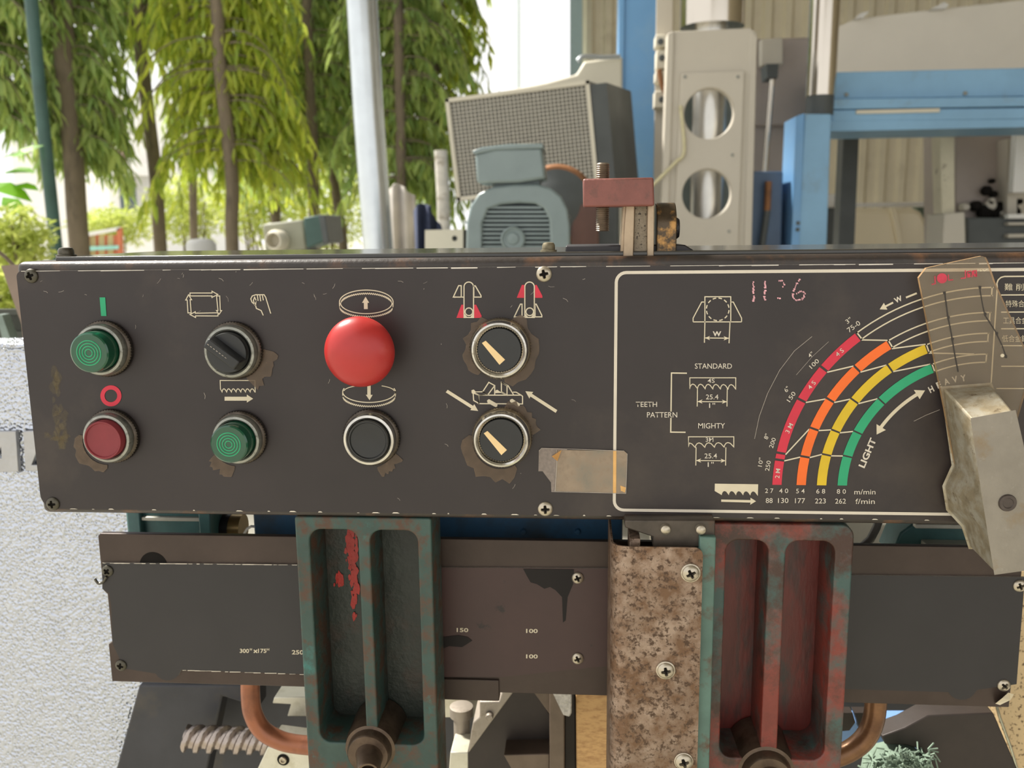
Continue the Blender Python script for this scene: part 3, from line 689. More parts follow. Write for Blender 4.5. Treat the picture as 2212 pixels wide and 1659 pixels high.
for L in ([(380, 360), (385, 465), (335, 475)], [(565, 340), (570, 415), (632, 410)], [(800, 280), (800, 385), (735, 392)], [(830, 290), (830, 380)], [(830, 300), (880, 290)], [(830, 335), (870, 330)], [(890, 375), (900, 290), (950, 285), (955, 370)], [(900, 335), (950, 332)]): b.pline(z3(L), 2.4, -0.0078)
for x, y in ((850, 360), (935, 350), (905, 310)): b.ppoly(z3(ell(x, y, 22, 20, 0, 360, 10)[:-1]), -0.0078)
b.build('red_lettering', red_res, point)
b = MB()
for L in ([(975, 262), (975, 290)], [(1000, 268), (1005, 290), (1030, 285)], [(1040, 270), (1060, 290), (1105, 262)]): b.pline(z3(L), 1.6, -0.0078)
b.lathe(P(2165, 768, -0.0075), [(mm(4), 0), (mm(3.4), 0.0006)], n=12); b.build('white_lettering', cream_ink, point)

# ------------------------------------------------------------------ stop on top of the box
red_brown = mat('red_brown_primer_steel', (124, 74, 66), rough=0.45, spec=0.5, var=0.18, vs=60, c2=(92, 66, 58), t2=(0.55, 0.75), s2=90, c3=(190, 176, 164), t3=(0.72, 0.78), s3=260, bump=0.3, bs=420)
rail_steel = mat('pitted_rail_steel', (176, 156, 132), rough=0.45, metal=0.5, var=0.12, vs=80, c2=(164, 108, 60), t2=(0.6, 0.75), s2=50, bump=0.1, bs=400)
rail_groove = mat('speckled_cast_iron', (142, 130, 112), rough=0.7, metal=0.2, var=0.2, vs=400, c2=(60, 52, 46), t2=(0.56, 0.62), s2=420, bump=0.5, bs=600)
bronze = mat('oily_bronze_roller', (74, 62, 48), rough=0.3, metal=0.6, var=0.3, vs=120, c2=(176, 132, 76), t2=(0.52, 0.66), s2=90, bump=0.15, bs=260)
thread_steel = mat('bright_thread_steel', (150, 138, 124), rough=0.3, metal=0.85, var=0.2, vs=200)
black_steel = mat('black_oiled_steel', (44, 41, 44), rough=0.42, spec=0.5, metal=0.2, var=0.2, vs=60)
st = thing('limit_stop', 'limit stop with red-brown block on slotted steel post atop the control box', 'machine stop', Vector((P(1380, 550, 0.03).x, 0.03, ZBT + 0.0032)))
b = MB(); b.pxprism([(1220, 556), (1222, 531), (1462, 528), (1480, 529), (1512, 549), (1512, 557)], 0.020, 0.075); b.build('base_bar', black_steel, st, bevel=0.0008)
for (x0, x1, x2, x3, Y0, m, nm) in ((1352, 1371, 1368, 1346, 0.0125, rail_steel, 'rail'), (1371, 1399, 1398, 1368, 0.0155, rail_groove, 'groove_web'), (1399, 1413.5, 1412.5, 1398, 0.0125, rail_steel, 'rail'), (1346, 1353, 1347, 1339.5, 0.0150, rail_steel, 'rail')):
    b = MB(); b.pxprism([(x0, 440), (x1, 440), (x2, 556), (x3, 556)], Y0, 0.034); b.build(nm, m, st, bevel=0.0005)
b = MB(); b.pxprism([(1259, 386), (1412, 383), (1414, 445), (1260, 447)], 0.004, 0.036); b.build('clamp_block', red_brown, st, bevel=0.0012)
c0, c1 = P(1303, 352, 0.020), P(1301, 500, 0.020); c1.x = c0.x - 0.0002; L = (c0 - c1).length; r = mm(14.5, 0.02)
prof = [(r * 0.6, 0)]
t = 0.0
while t < L - 0.0012: prof += [(r * 0.84, t + 0.0001), (r, t + 0.0006)]; t += 0.00125
prof += [(r * 0.75, L), (r * 0.2, L)]
b = MB(); b.lathe(c1, prof, axis=(0, 0, 1), n=24); b.build('threaded_bolt', thread_steel, st, smooth=False)
# roller arm seen edge-on
Ya, Yb = 0.0145, 0.046; xa, xb = P(1419, 500, Ya).x, P(1462, 500, Ya).x; zt, zb = P(1440, 436, Ya).z, P(1440, 556, Ya).z
b = MB(); rr = 0.0158; cy_, cz_ = 0.0303, zt - rr
pr = [(0.0145, zb)] + [(cy_ - rr * math.cos(R_(a)), cz_ + rr * math.sin(R_(a))) for a in range(0, 181, 12)] + [(Yb, zb)]
m_ = len(pr); b.add([(xa, y, z) for y, z in pr] + [(xb, y, z) for y, z in pr], [list(range(m_)), list(range(2 * m_ - 1, m_ - 1, -1))] + [((i + 1) % m_, i, i + m_, (i + 1) % m_ + m_) for i in range(m_)])
b.build('roller_arm', bronze, st, bevel=0.0006)
c = Vector((xb, cy_, P(1466, 493, cy_).z)); r = mm(22, 0.03)
b = MB(); b.lathe(c, [(r, 0), (r, 0.0018), (r * 0.85, 0.003), (r * 0.3, 0.0034)], axis=(1, 0, 0), n=40, knurl=(0, 1, 0.0005)); b.build('roller_nut', black_steel, st, smooth=True)

# ------------------------------------------------------------------ guide arm castings
green_cast = mat('green_enamel_casting', (50, 72, 66), rough=0.42, spec=0.5, var=0.3, vs=25, c2=(82, 60, 46), t2=(0.46, 0.60), s2=70, c3=(56, 112, 106), t3=(0.60, 0.70), s3=22, bump=0.4, bs=230, rough2=0.6)
dark_green = mat('oily_dark_green_casting', (46, 52, 46), rough=0.42, spec=0.5, var=0.3, vs=30, c2=(70, 50, 40), t2=(0.5, 0.72), s2=24, bump=0.5, bs=200)
red_green = mat('red_worn_green_casting', (128, 56, 46), rough=0.42, spec=0.5, var=0.35, vs=26, c2=(62, 86, 82), t2=(0.47, 0.56), s2=12, c3=(66, 44, 36), t3=(0.48, 0.62), s3=26, bump=0.5, bs=230)
red_dark = mat('oily_dark_red_casting', (112, 46, 40), rough=0.4, spec=0.5, var=0.4, vs=24, stretch=(1.4, 1, 0.35), c2=(58, 58, 56), t2=(0.46, 0.58), s2=22, c3=(70, 40, 36), t3=(0.52, 0.70), s3=90, bump=0.2, bs=200)
red_paint = mat('chipped_red_paint', (176, 44, 36), rough=0.4, var=0.2, vs=100, bump=0.4, bs=260)
oily_steel = mat('oily_brown_steel_boss', (96, 80, 66), rough=0.32, metal=0.55, var=0.25, vs=60, c2=(58, 44, 36), t2=(0.5, 0.7), s2=40, bump=0.15, bs=200)
ZC_ = ZB - 0.0045; ZF = ZB - 0.24
def casting(name, label, YF, xl, xr, pockets, zp1, zp0, mats, boss, radii):
    t = thing(name, label, 'machine arm', Vector(((xl + xr) / 2, YF + 0.02, ZF)))
    holes = [rounded(x0, zp0, x1, zp1, 0.008)[::-1] for x0, x1 in pockets]
    holed('flange_face', rounded(xl, ZF, xr, ZC_, [0.002, 0.002, radii, 0.002]), holes, YF, YF + 0.036, mats[0], t, bevel=0.0012)
    b = MB(); b.box(xl + 0.002, xr - 0.002, YF + 0.0355, YF + 0.046, ZF, ZC_ - 0.002); b.build('web', mats[1], t)
    c, r = boss
    b = MB(); b.lathe(c, [(r * 1.12, -0.034), (r * 1.08, -0.004), (r * 1.02, 0.000), (r * 0.90, 0.0006), (r * 0.86, 0.006), (r * 0.80, 0.0075), (r * 0.50, 0.008)], n=48); b.build('boss', mats[2], t, smooth=True)
    b = MB(); b.lathe(c, [(r * 0.60, 0.004), (r * 0.50, 0.012), (r * 0.44, 0.022), (r * 0.41, 0.0235), (r * 0.33, 0.0235), (r * 0.31, 0.012), (r * 0.05, 0.012)], axis=(0.16, -1, -0.10), n=36); b.build('spout', mats[2], t, smooth=True)
    return t
Yc = 0.004
ca = casting('guide_arm', 'green enamelled guide arm casting with two long pockets', Yc, P(637, 1140, Yc).x, P(932, 1140, Yc).x,
    [(P(680, 1376, Yc).x, P(781, 1350, Yc).x), (P(807, 1358, Yc).x, P(909, 1388, Yc).x)], P(780, 1145, Yc).z, P(780, 1606, Yc).z, (green_cast, dark_green, oily_steel), (P(800, 1618, Yc), mm(60)), 0.002)
b = MB(); rd = random.Random(5)
for (cx, cy, n, sx, sy) in ((758, 1180, 60, 4, 26), (734, 1255, 14, 5, 6), (766, 1250, 40, 3, 40)):
    for k in range(n):
        x, y = cx + rd.gauss(0, sx), cy + rd.gauss(0, sy); r = rd.uniform(1.5, 6)
        b.ppoly([(x + r * rd.uniform(.6, 1.2) * math.cos(a), y + 2.6 * r * rd.uniform(.6, 1.2) * math.sin(a)) for a in [i * 0.9 for i in range(7)]], Yc + 0.0352 - len(b.f) * 6e-6)
tag(b.build('red_paint_chips', red_paint, ca), kind='stuff')
Yr = 0.002
cb = casting('guide_arm', 'red-worn guide arm casting with rusty guard plate', Yr, P(1532, 1140, Yr).x, P(1846, 1150, Yr).x,
    [(P(1562, 1380, Yr).x, P(1652, 1385, Yr).x), (P(1690, 1365, Yr).x, P(1792, 1410, Yr).x)], P(1680, 1168, Yr).z, P(1680, 1640, Yr).z, (red_green, red_dark, oily_steel), (P(1655, 1668, Yr), mm(64)), 0.008)
# guard plate bent round its left edge
rust = mat('rusty_zinc_sheet', (152, 132, 116), rough=0.46, metal=0.4, var=0.3, vs=18, c2=(112, 84, 62), t2=(0.36, 0.62), s2=80, c3=(78, 58, 44), t3=(0.50, 0.60), s3=300, bump=0.3, bs=420)
green_strip = mat('green_enamel_strip', (84, 112, 102), rough=0.45, var=0.25, vs=30, c2=(88, 62, 46), t2=(0.52, 0.64), s2=40, bump=0.3, bs=260)
Yg = -0.020; gx0, gx1, gz1 = P(1352, 1400, Yg).x, P(1513, 1400, Yg).x, P(1430, 1182, Yg).z; T = 0.0013; RB = 0.0095
b = MB(); b.prism(rounded(gx0, ZF, gx1, gz1, [0, 0.002, 0.005, 0], n=5), Yg, Yg + T)
out = [(gx0 - RB * math.sin(R_(a)), Yg + RB - RB * math.cos(R_(a))) for a in range(0, 91, 15)] + [(gx0 - RB, 0.046)]
inn = [(gx0 - (RB - T) * math.sin(R_(a)), Yg + RB - (RB - T) * math.cos(R_(a))) for a in range(0, 91, 15)] + [(gx0 - RB + T, 0.046)]
m_ = len(out)
b.add([(x, y, z) for z in (ZF, gz1) for x, y in out] + [(x, y, z) for z in (ZF, gz1) for x, y in inn],
      [(i + 1, i, m_ + i, m_ + i + 1) for i in range(m_ - 1)] + [(2 * m_ + i, 2 * m_ + i + 1, 3 * m_ + i + 1, 3 * m_ + i) for i in range(m_ - 1)] + [(m_ + i, 3 * m_ + i, 3 * m_ + i + 1, m_ + i + 1) for i in range(m_ - 1)])
gp = b.build('guard_plate', rust, cb, smooth=True); gp['label'] = 'rust-speckled bent sheet guard'
for x, y, r, rt in ((1492, 1238, 19, 0.5), (1438, 1448, 19, 0.2), (1477, 1645, 20, 0.3)): screw(x, y, r, Yg - 0.001, gp, screw_steel, dirt_and_hole, washer=22, rot=rt)
b = MB(); b.box(P(1505, 1400, -0.016).x, P(1540, 1400, -0.016).x, -0.016, 0.003, ZF, P(1520, 1160, -0.016).z); b.build('side_lug', green_strip, cb, bevel=0.0008)
b = MB(); b.pxprism([(1410, 1182), (1410, 1160), (1350, 1140), (1350, 1124), (1545, 1124), (1545, 1182)], -0.0115, 0.004); b.build('top_bracket', mat('oily_bracket', (78, 70, 62), rough=0.4, metal=0.3, var=0.3, vs=60, c2=(92, 66, 50), t2=(0.5, 0.65), s2=40), cb, bevel=0.0008)
b = MB(); b.pxbox(1360, 1164, 1383, 1200, -0.012, 0.01); b.build('tab', rust, cb, bevel=0.0004)
for x in (1437, 1513):
    c = P(x, 1142, -0.0115); r = mm(12)
    b = MB(); b.lathe(c, [(r, -0.001), (r, 0.001), (r * 0.85, 0.003), (r * 0.4, 0.004), (r * 0.05, 0.0041)], n=24); b.build('bracket_screw', screw_steel, cb, smooth=True)
def bez(pts, n=8):
    """Smooth path through points."""
    out = []
    for i in range(len(pts) - 1):
        p0, p1, p2, p3 = pts[max(i - 1, 0)], pts[i], pts[i + 1], pts[min(i + 2, len(pts) - 1)]
        for k in range(n):
            t = k / n; out.append(0.5 * ((2 * p1) + (p2 - p0) * t + (2 * p0 - 5 * p1 + 4 * p2 - p3) * t * t + (3 * p1 - p0 - 3 * p2 + p3) * t ** 3))
    return out + [pts[-1]]
def pbez(L, Y): return bez([P(x, y, Y) for x, y in L])
# ------------------------------------------------------------------ beam with scale plates
beam_steel = mat('brown_oiled_steel_beam', (68, 56, 50), rough=0.4, metal=0.35, spec=0.5, var=0.2, vs=12, c2=(58, 46, 40), t2=(0.45, 0.7), s2=14, bump=0.08, bs=300)
scale_black = mat('black_scale_plate', (44, 41, 42), rough=0.45, spec=0.45, var=0.12, vs=14)
scale_maroon = mat('oil_stained_scale_plate', (64, 42, 40), rough=0.4, spec=0.5, var=0.15, vs=16, c2=(34, 24, 24), t2=(0.62, 0.66), s2=24)
YB = 0.052; zt, zb = P(1100, 1166, YB).z, P(1100, 1497, YB).z; bx0, bx1 = P(228, 1330, YB).x, P(2192, 1400, YB).x
bm = thing('scale_beam', 'brown steel beam carrying three dark scale plates', 'machine beam', Vector(((bx0 + bx1) / 2, 0.06, zb)))
b = MB(); nx, nz1, nz0 = 0.003, P(230, 1275, YB).z, P(240, 1392, YB).z
b.prism([(bx0, zb), (bx1, zb), (bx1, zt), (bx0 + 0.002, zt), (bx0, zt - 0.002), (bx0, nz1), (bx0 + nx, nz1 - nx), (bx0 + nx, nz0 + 0.002), (bx0, nz0)], YB, 0.057); b.build('bar', beam_steel, bm, bevel=0.0006)
b = MB(); b.pxbox(945, 1468, 1078, 1513, 0.050, 0.06); b.build('stop_pad', beam_steel, bm, bevel=0.0006)
def plate_(pts, m, Y=0.0505):
    b = MB(); b.pxprism(pts, Y, YB); b.m = [0, 0] + [1] * len(pts)
    o = b.build('scale_plate', [m, bare_edge], bm); return o
arc = lambda cx, cy, r, a0, a1, n=8: [(cx + r * math.cos(R_(a0 + (a1 - a0) * i / n)), cy + r * math.sin(R_(a0 + (a1 - a0) * i / n))) for i in range(n + 1)]
pl = plate_([(221, 1216), (700, 1221), (700, 1458), (392, 1447)] + arc(362, 1440, 30, 20, 150, 7) + [(268, 1444), (243, 1390), (240, 1310), (236, 1280), (221, 1272)], scale_black)
pm = plate_([(930, 1226), (1340, 1228), (1340, 1436), (1200, 1450), (1090, 1462), (930, 1462)], scale_maroon)
pr_ = plate_([(1800, 1242), (2214, 1247), (2196, 1478), (2112, 1490)] + arc(2078, 1478, 34, 25, 150, 7) + [(1800, 1488)], scale_black)
b = MB(); b.lathe(P(332, 1222, YB), [(mm(34, .05), -0.001), (mm(34, .05), 0.0002), (0.0005, 0.0003)], n=32); b.build('round_hole_dark', dirt_and_hole, bm)  # flat dark disc, painted for the shade inside a round hole
for x, y, m in ((233, 1233, screw_dark), (262, 1437, screw_dark), (1248, 1248, screw_steel), (1248, 1422, screw_steel), (2202, 1265, screw_steel), (2168, 1480, screw_steel)): screw(x, y, 14, 0.0505, bm, m, dirt_and_hole, rot=0.4 + x % 3)
for s, x, y, h, wd, o in (('300', 528, 1406, 9, 20, pl), ('W', 542, 1403, 5, 6, pl), ('×', 552, 1407, 8, 9, pl), ('175', 566.5, 1406, 9, 18, pl), ('H', 579, 1403, 5, 5, pl), ('250', 643, 1409, 9.5, 25, pl), ('150', 999, 1361, 9, 25, pm), ('100', 1149, 1363, 9, 25, pm), ('100', 1149, 1418, 9, 25, pm)):
    text(s, x, y, h, wd, 0.0502, cream_ink, o, 0.6, 0.02)
b = MB(); rd = random.Random(31)
for L in ([(222, 1216.5), (640, 1220.5)], [(394, 1448), (650, 1457)]):
    (x0, y0), (x1, y1) = L; x_ = x0
    while x_ < x1:
        l = rd.uniform(6, 26); k = (x_ - x0) / (x1 - x0); y_ = y0 + (y1 - y0) * k; w_ = rd.uniform(0.7, 1.8); b.ppoly([(x_, y_ - w_ / 2), (x_ + l, y_ - w_ / 3), (x_ + l, y_ + w_ / 2), (x_, y_ + w_ / 2)], 0.0502); x_ += l + rd.choice((0, 0, 3, 9))
tag(b.build('chipped_edge', bare_edge, pl), kind='stuff')
oil = mat('black_oil_stain', (22, 16, 16), rough=0.5, spec=0.3, var=0.2, vs=40)
b = MB()
for pts in ([(1130, 1229), (1240, 1230), (1238, 1262), (1226, 1290), (1222, 1340), (1216, 1345), (1214, 1290), (1200, 1275), (1188, 1268), (1176, 1272), (1160, 1262), (1146, 1258), (1138, 1244)], [(935, 1372), (960, 1376), (990, 1372), (1010, 1376), (1020, 1384), (1008, 1392), (998, 1398), (970, 1396), (950, 1404), (935, 1410)]): b.ppoly(pts, 0.0502)
tag(b.build('oil_stain', oil, pm), kind='stuff')
b = MB(); b.tube(pbez([(205, 1250), (212, 1260), (222, 1258), (230, 1246)], 0.049), mm(3, .05), 8); b.build('wire_hook', screw_dark, bm, smooth=True)
# curl of torn backing
b = MB(); b.add([P(2150, 1520, 0.051), P(2165, 1508, 0.044), P(2178, 1496, 0.05), P(2190, 1500, 0.046), P(2183, 1512, 0.051), P(2160, 1523, 0.051)], [(0, 1, 4, 5), (1, 2, 3, 4)]); b.build('torn_backing', cream_ink, bm)

# ------------------------------------------------------------------ covers behind
hammer = mat('silver_hammertone_paint', (188, 193, 204), rough=0.22, metal=0.85, var=0.05, vs=30, c2=(128, 128, 128), t2=(0.68, 0.74), s2=200, bump=1.0, bs=360, bd=0.0025, voro=True)
hammer_warm_lit = mat('warm_lit_hammertone_paint', (206, 180, 138), rough=0.5, metal=0.1, var=0.1, vs=40, c2=(104, 80, 54), t2=(0.55, 0.60), s2=230, bump=0.6, bs=300, bd=0.001)  # same silver hammertone; the yellowish light on it is put into the colour
YS = 0.215
lc = thing('wheel_cover', 'silver hammertone wheel cover with raised letters beside the control box', 'machine cover', P(150, 1800, YS))
b = MB(); b.pxprism([(-260, 747), (420, 747), (420, 1380), (330, 1500), (305, 1505), (258, 1659), (205, 1850), (-260, 1850)], YS, YS + 0.04); ground(b.build('shell', hammer, lc, bevel=0.003))
b = MB(); b.pxbox(-260, 742, 420, 752, YS - 0.004, YS + 0.04); b.build('top_rim', hammer, lc, bevel=0.001)
letter_m = mat('smooth_silver_letter_paint', (176, 176, 178), rough=0.4, metal=0.5, var=0.06, vs=60, bump=0.3, bs=250, bd=0.001, voro=True)
K = lambda x, y: (x / 9.217, y / 9.217 + 880)
for L, H in (([(-420, 460), (380, 450), (432, 1255), (-420, 1265)], [(-100, 1000), (85, 770), (95, 985)]),):
    o_ = [(P(*K(*q), YS).x, P(*K(*q), YS).z) for q in L[::-1]]; h_ = [(P(*K(*q), YS).x, P(*K(*q), YS).z) for q in H]
    holed('raised_letter', o_, [h_], YS - 0.005, YS, letter_m, lc, bevel=0.0008)
b = MB(); b.pxprism([K(*q) for q in ((450, 480), (760, 465), (790, 740), (620, 1150), (870, 1150), (880, 1260), (500, 1270))], YS - 0.006, YS); b.pxprism([K(*q) for q in ((880, 465), (1500, 465), (1500, 1260), (880, 1260))], YS - 0.006, YS)
b.build('raised_letter', letter_m, lc, bevel=0.0008)
rc = thing('wheel_cover', 'hammertone wheel cover tinted by painted warm light behind the beam end under the lever', 'machine cover', P(2300, 1800, YS))
b = MB(); b.pxprism([(2140, 1230), (2500, 1230), (2500, 1850), (2240, 1850), (2196, 1659), (2152, 1535)], YS, YS + 0.04); ground(b.build('shell', hammer_warm_lit, rc, bevel=0.003))
b = MB(); b.tube([P(2146, 1500, YS - .004), P(2160, 1550, YS - .004), P(2182, 1610, YS - .004), P(2206, 1690, YS - .004)], 0.0012, n=8); b.build('edge_trim', chrome, rc, smooth=True)
# bed
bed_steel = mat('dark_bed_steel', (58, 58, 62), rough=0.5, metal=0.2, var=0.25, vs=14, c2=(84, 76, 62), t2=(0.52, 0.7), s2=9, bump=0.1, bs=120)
bed = MB(); YD = 0.262; bed.pxprism([(250, 1420), (2290, 1420), (2290, 2000), (150, 2000)], YD, YD + 0.2)
tag(ground(bed.build('machine_bed', bed_steel, None, bevel=0.004)), 'dark steel saw bed behind the beam and below the box', 'machine bed')
b = MB(); b.pxprism([(300, 1480), (560, 1480), (560, 1530), (480, 1505), (440, 1700), (240, 1700)], 0.19, 0.21); tag(b.build('dark_area', bed_steel, None, bevel=0.002), 'dark flat area next to the silver cover under the beam', 'machine plate')  # flat dark shape filling the dark area beside the silver cover
# frame parts seen between box and beam
teal = mat('teal_enamel', (60, 98, 98), rough=0.45, var=0.25, vs=30, c2=(146, 150, 140), t2=(0.62, 0.75), s2=40, bump=0.2, bs=200)
blue_paint = mat('blue_enamel', (44, 84, 116), rough=0.42, var=0.25, vs=14, c2=(50, 62, 70), t2=(0.5, 0.7), s2=20, bump=0.15, bs=160)
brass = mat('brass_hydraulic_end', (150, 126, 84), rough=0.35, metal=0.7, var=0.2, vs=40)
t = thing('cylinder_bracket', 'teal bracket between the box and beam near the silver cover', 'machine bracket', P(365, 1175, 0.12))
b = MB(); b.pxbox(274, 1105, 456, 1180, 0.10, 0.135); b.build('body', teal, t, bevel=0.0015)
b = MB(); b.pxbox(305, 1118, 432, 1126, 0.096, 0.10); b.build('ledge', mat('bare_cast_edge', (178, 176, 164), rough=0.5, metal=0.3), t, bevel=0.0006)
b = MB(); b.pxbox(276, 1105, 304, 1180, 0.094, 0.101); b.build('ear', teal, t, bevel=0.001)
b = MB(); b.pxbox(430, 1105, 455, 1180, 0.094, 0.101); b.build('ear', teal, t, bevel=0.001)
t = thing('hydraulic_cylinder', 'dark hydraulic cylinder with tan end beside the teal bracket', 'cylinder', P(490, 1180, 0.12))
c0 = P(458, 1140, 0.125); c1 = P(502, 1140, 0.125); c2_ = P(526, 1140, 0.125); r = mm(34, 0.125)
b = MB(); b.tube([c0, Vector((c1.x, c0.y, c0.z))], r, 32); b.build('barrel', black_steel, t, smooth=True)
b = MB(); b.tube([Vector((c1.x, c0.y, c0.z)), Vector((c2_.x, c0.y, c0.z))], r * 0.97, 32); b.build('end_cap', brass, t, smooth=True)
b = MB(); b.tube([P(528, 1152, 0.11), P(534, 1142, 0.105), P(543, 1137, 0.1), P(556, 1138, 0.1)], 0.0011, 8); tag(b.build('thin_wire', mat('grey_wire', (190, 188, 184), rough=0.5), None, smooth=True), 'thin grey wire behind the beam near the blue bar', 'wire')
t = thing('cross_bar', 'blue enamelled cross bar with small bolts behind the green arm', 'machine bar', P(940, 1180, 0.10))
b = MB(); b.pxbox(548, 1090, 1345, 1185, 0.092, 0.115); b.build('bar', blue_paint, t, bevel=0.0012)
for x in (1131, 1248, 1180):
    if x == 1180: continue
    c = P(x, 1147, 0.092); b = MB(); r = mm(7, 0.092); b.lathe(c, [(r, -0.001), (r, 0.0015), (r * 0.7, 0.003), (r * 0.1, 0.0032)], n=20); b.build('bolt', blue_paint, t, smooth=True)
t = thing('cylinder_bracket', 'teal bracket between the box and beam near the lever', 'machine bracket', P(1990, 1190, 0.12))
b = MB(); b.pxprism([(1925, 1200), (1945, 1152), (1975, 1130), (2160, 1130), (2160, 1200)], 0.10, 0.13); b.build('body', teal, t, bevel=0.0015)
b = MB(); b.pxbox(1978, 1134, 2160, 1143, 0.094, 0.10); b.build('ledge', MATS['bare_cast_edge'], t, bevel=0.0006)
b = MB(); b.pxbox(2000, 1176, 2160, 1190, 0.090, 0.10); b.build('ledge', MATS['bare_cast_edge'], t, bevel=0.0006)
b = MB(); b.tube([P(1858, 1185, 0.11), P(1880, 1165, 0.11), P(1893, 1140, 0.11), P(1900, 1120, 0.11)], mm(9, .11), 10); tag(b.build('grey_hose', mat('grey_rubber', (92, 90, 86), rough=0.5), None, smooth=True), 'grey hose rising behind the beam right of the red arm', 'hose')
# ------------------------------------------------------------------ below the beam
copper = mat('coppery_painted_pipe', (156, 98, 70), rough=0.34, metal=0.35, var=0.12, vs=40, c2=(120, 78, 60), t2=(0.5, 0.7), s2=30, bump=0.06, bs=250)
b = MB(); b.tube(pbez([(541, 1455), (541, 1500), (546, 1540), (566, 1576), (602, 1598), (645, 1608), (720, 1614)], 0.10), mm(22.5, 0.10), 20)
tag(b.build('coolant_pipe', copper, None, smooth=True), 'coppery bent pipe curving under the beam into the green arm', 'pipe')
bronze_p = mat('brown_oily_pipe', (128, 92, 62), rough=0.3, metal=0.45, var=0.2, vs=40, c2=(88, 58, 40), t2=(0.45, 0.65), s2=26, bump=0.06, bs=250)
b = MB(); b.tube(pbez([(1893, 1500), (1888, 1550), (1872, 1590), (1842, 1618), (1800, 1636), (1740, 1648)], 0.08), mm(24, 0.08), 20)
tag(b.build('coolant_pipe', bronze_p, None, smooth=True), 'brown bent pipe leaving the red-worn arm under the beam', 'pipe')
# lead screw with a square thread
b = MB(); c0 = P(402, 1595, 0.16); x1 = P(640, 1612, 0.16).x; r = mm(33, 0.16); pit = mm(33.5, 0.16); n = 48; L = x1 - c0.x
steps = int(L / pit * 16); v = []; f = []
for k in range(steps + 1):
    x = k / 16 * pit
    for i in range(n):
        a = 2 * math.pi * i / n; ph = (x / pit - 2 * a / (2 * math.pi)) % 1
        rr = r if ph < 0.36 else (r * 0.70 if 0.5 < ph < 0.86 else r * (1 - 0.30 * ((ph - 0.36) / 0.14 if ph <= 0.5 else (1 - ph) / 0.14)))
        v.append((c0.x + x, c0.y - rr * math.cos(a) * 1.0, c0.z + rr * math.sin(a)))
for k in range(steps):
    for i in range(n): j = (i + 1) % n; f.append((k * n + i, (k + 1) * n + i, (k + 1) * n + j, k * n + j))
f.append(list(range(n))); f.append([steps * n + n - 1 - i for i in range(n)])
b.add(v, f); tag(b.build('lead_screw', mat('bright_screw_steel', (168, 156, 148), rough=0.3, metal=0.8, var=0.15, vs=80), None, smooth=True), 'coarse-threaded bright steel lead screw below the coppery pipe', 'lead screw')
table_white = mat('pale_ground_steel', (212, 208, 190), rough=0.4, metal=0.3, var=0.06, vs=50, c2=(190, 184, 160), t2=(0.5, 0.7), s2=60, bump=0.03, bs=200)
b = MB(); b.pxprism([(592, 1506), (680, 1506), (680, 1548), (620, 1548), (628, 1522), (588, 1520)], 0.17, 0.20); tag(b.build('slide_plate', table_white, None, bevel=0.001), 'pale notched steel plate above the coppery pipe bend', 'machine plate')
t = thing('slide_plate', 'pale steel plate with socket screw under the coppery pipe', 'machine plate', P(620, 1750, 0.13))
b = MB(); b.pxprism([(578, 1614), (700, 1630), (700, 1760), (510, 1760)], 0.115, 0.15); b.build('plate', table_white, t, bevel=0.001)
c = P(612, 1641, 0.1148); r = mm(15, .115)
b = MB(); b.lathe(c, [(r, 0.0003), (r * 0.98, 0.0005)], n=24); b.build('counterbore', dirt_and_hole, t)
b = MB(); r *= 0.62; b.lathe(c, [(r, 0), (r, 0.0014), (r * 0.85, 0.002), (r * 0.55, 0.002), (r * 0.5, 0.0006), (r * 0.05, 0.0006)], n=24); b.build('socket_screw', screw_steel, t, smooth=True)
# vise parts in the middle
G = lambda L: [(x / 5.395 + 930, y / 5.395 + 1480) for x, y in L]
grey_cast = mat('grey_cast_steel', (158, 148, 136), rough=0.5, metal=0.35, var=0.15, vs=60, c2=(96, 84, 72), t2=(0.55, 0.75), s2=60, bump=0.2, bs=300)
dark_hollow = mat('dark_oily_casting', (52, 44, 40), rough=0.5, metal=0.2, var=0.2, vs=30, bump=0.1, bs=200)
va = thing('vise_jaw', 'dark gusseted vise jaw with grey rims under the beam centre', 'vise jaw', P(1110, 1780, 0.13))
b = MB(); b.pxprism(G([(440, 790), (985, 40), (1190, 40), (1400, 370), (1400, 1300), (440, 1300)]), 0.150, 0.17); b.build('back_web', dark_hollow, va)
b = MB(); b.pxprism(G([(570, 195), (800, 195), (832, 80), (880, 40), (1000, 40), (440, 800), (470, 560), (492, 440), (572, 375)]), 0.128, 0.165); b.build('rib', grey_cast, va, bevel=0.0012)
b = MB(); b.pxprism(G([(1165, 40), (1410, 40), (1410, 380)]), 0.132, 0.165); b.build('rib', mat('oily_grey_steel', (104, 90, 78), rough=0.45, metal=0.4, var=0.2, vs=40), va, bevel=0.0012)
b = MB(); b.pxprism(G([(1385, 40), (1560, 40), (1560, 1300), (1385, 1300)]), 0.120, 0.165); b.build('side_bar', MATS['oily_grey_steel'], va, bevel=0.001)
b = MB(); b.pxprism(G([(850, 815), (1390, 800), (1390, 1300), (1120, 1300)]), 0.128, 0.152); b.build('lower_block', MATS['oily_grey_steel'], va, bevel=0.001)
c = P(*G([(690, 345)])[0], 0.128); r = mm(9.5, .128)
b = MB(); b.lathe(c, [(r, -0.001), (r * 1.02, 0.002), (r * 0.8, 0.005), (r * 0.1, 0.0055)], n=24); b.build('stud', grey_cast, va, smooth=True)
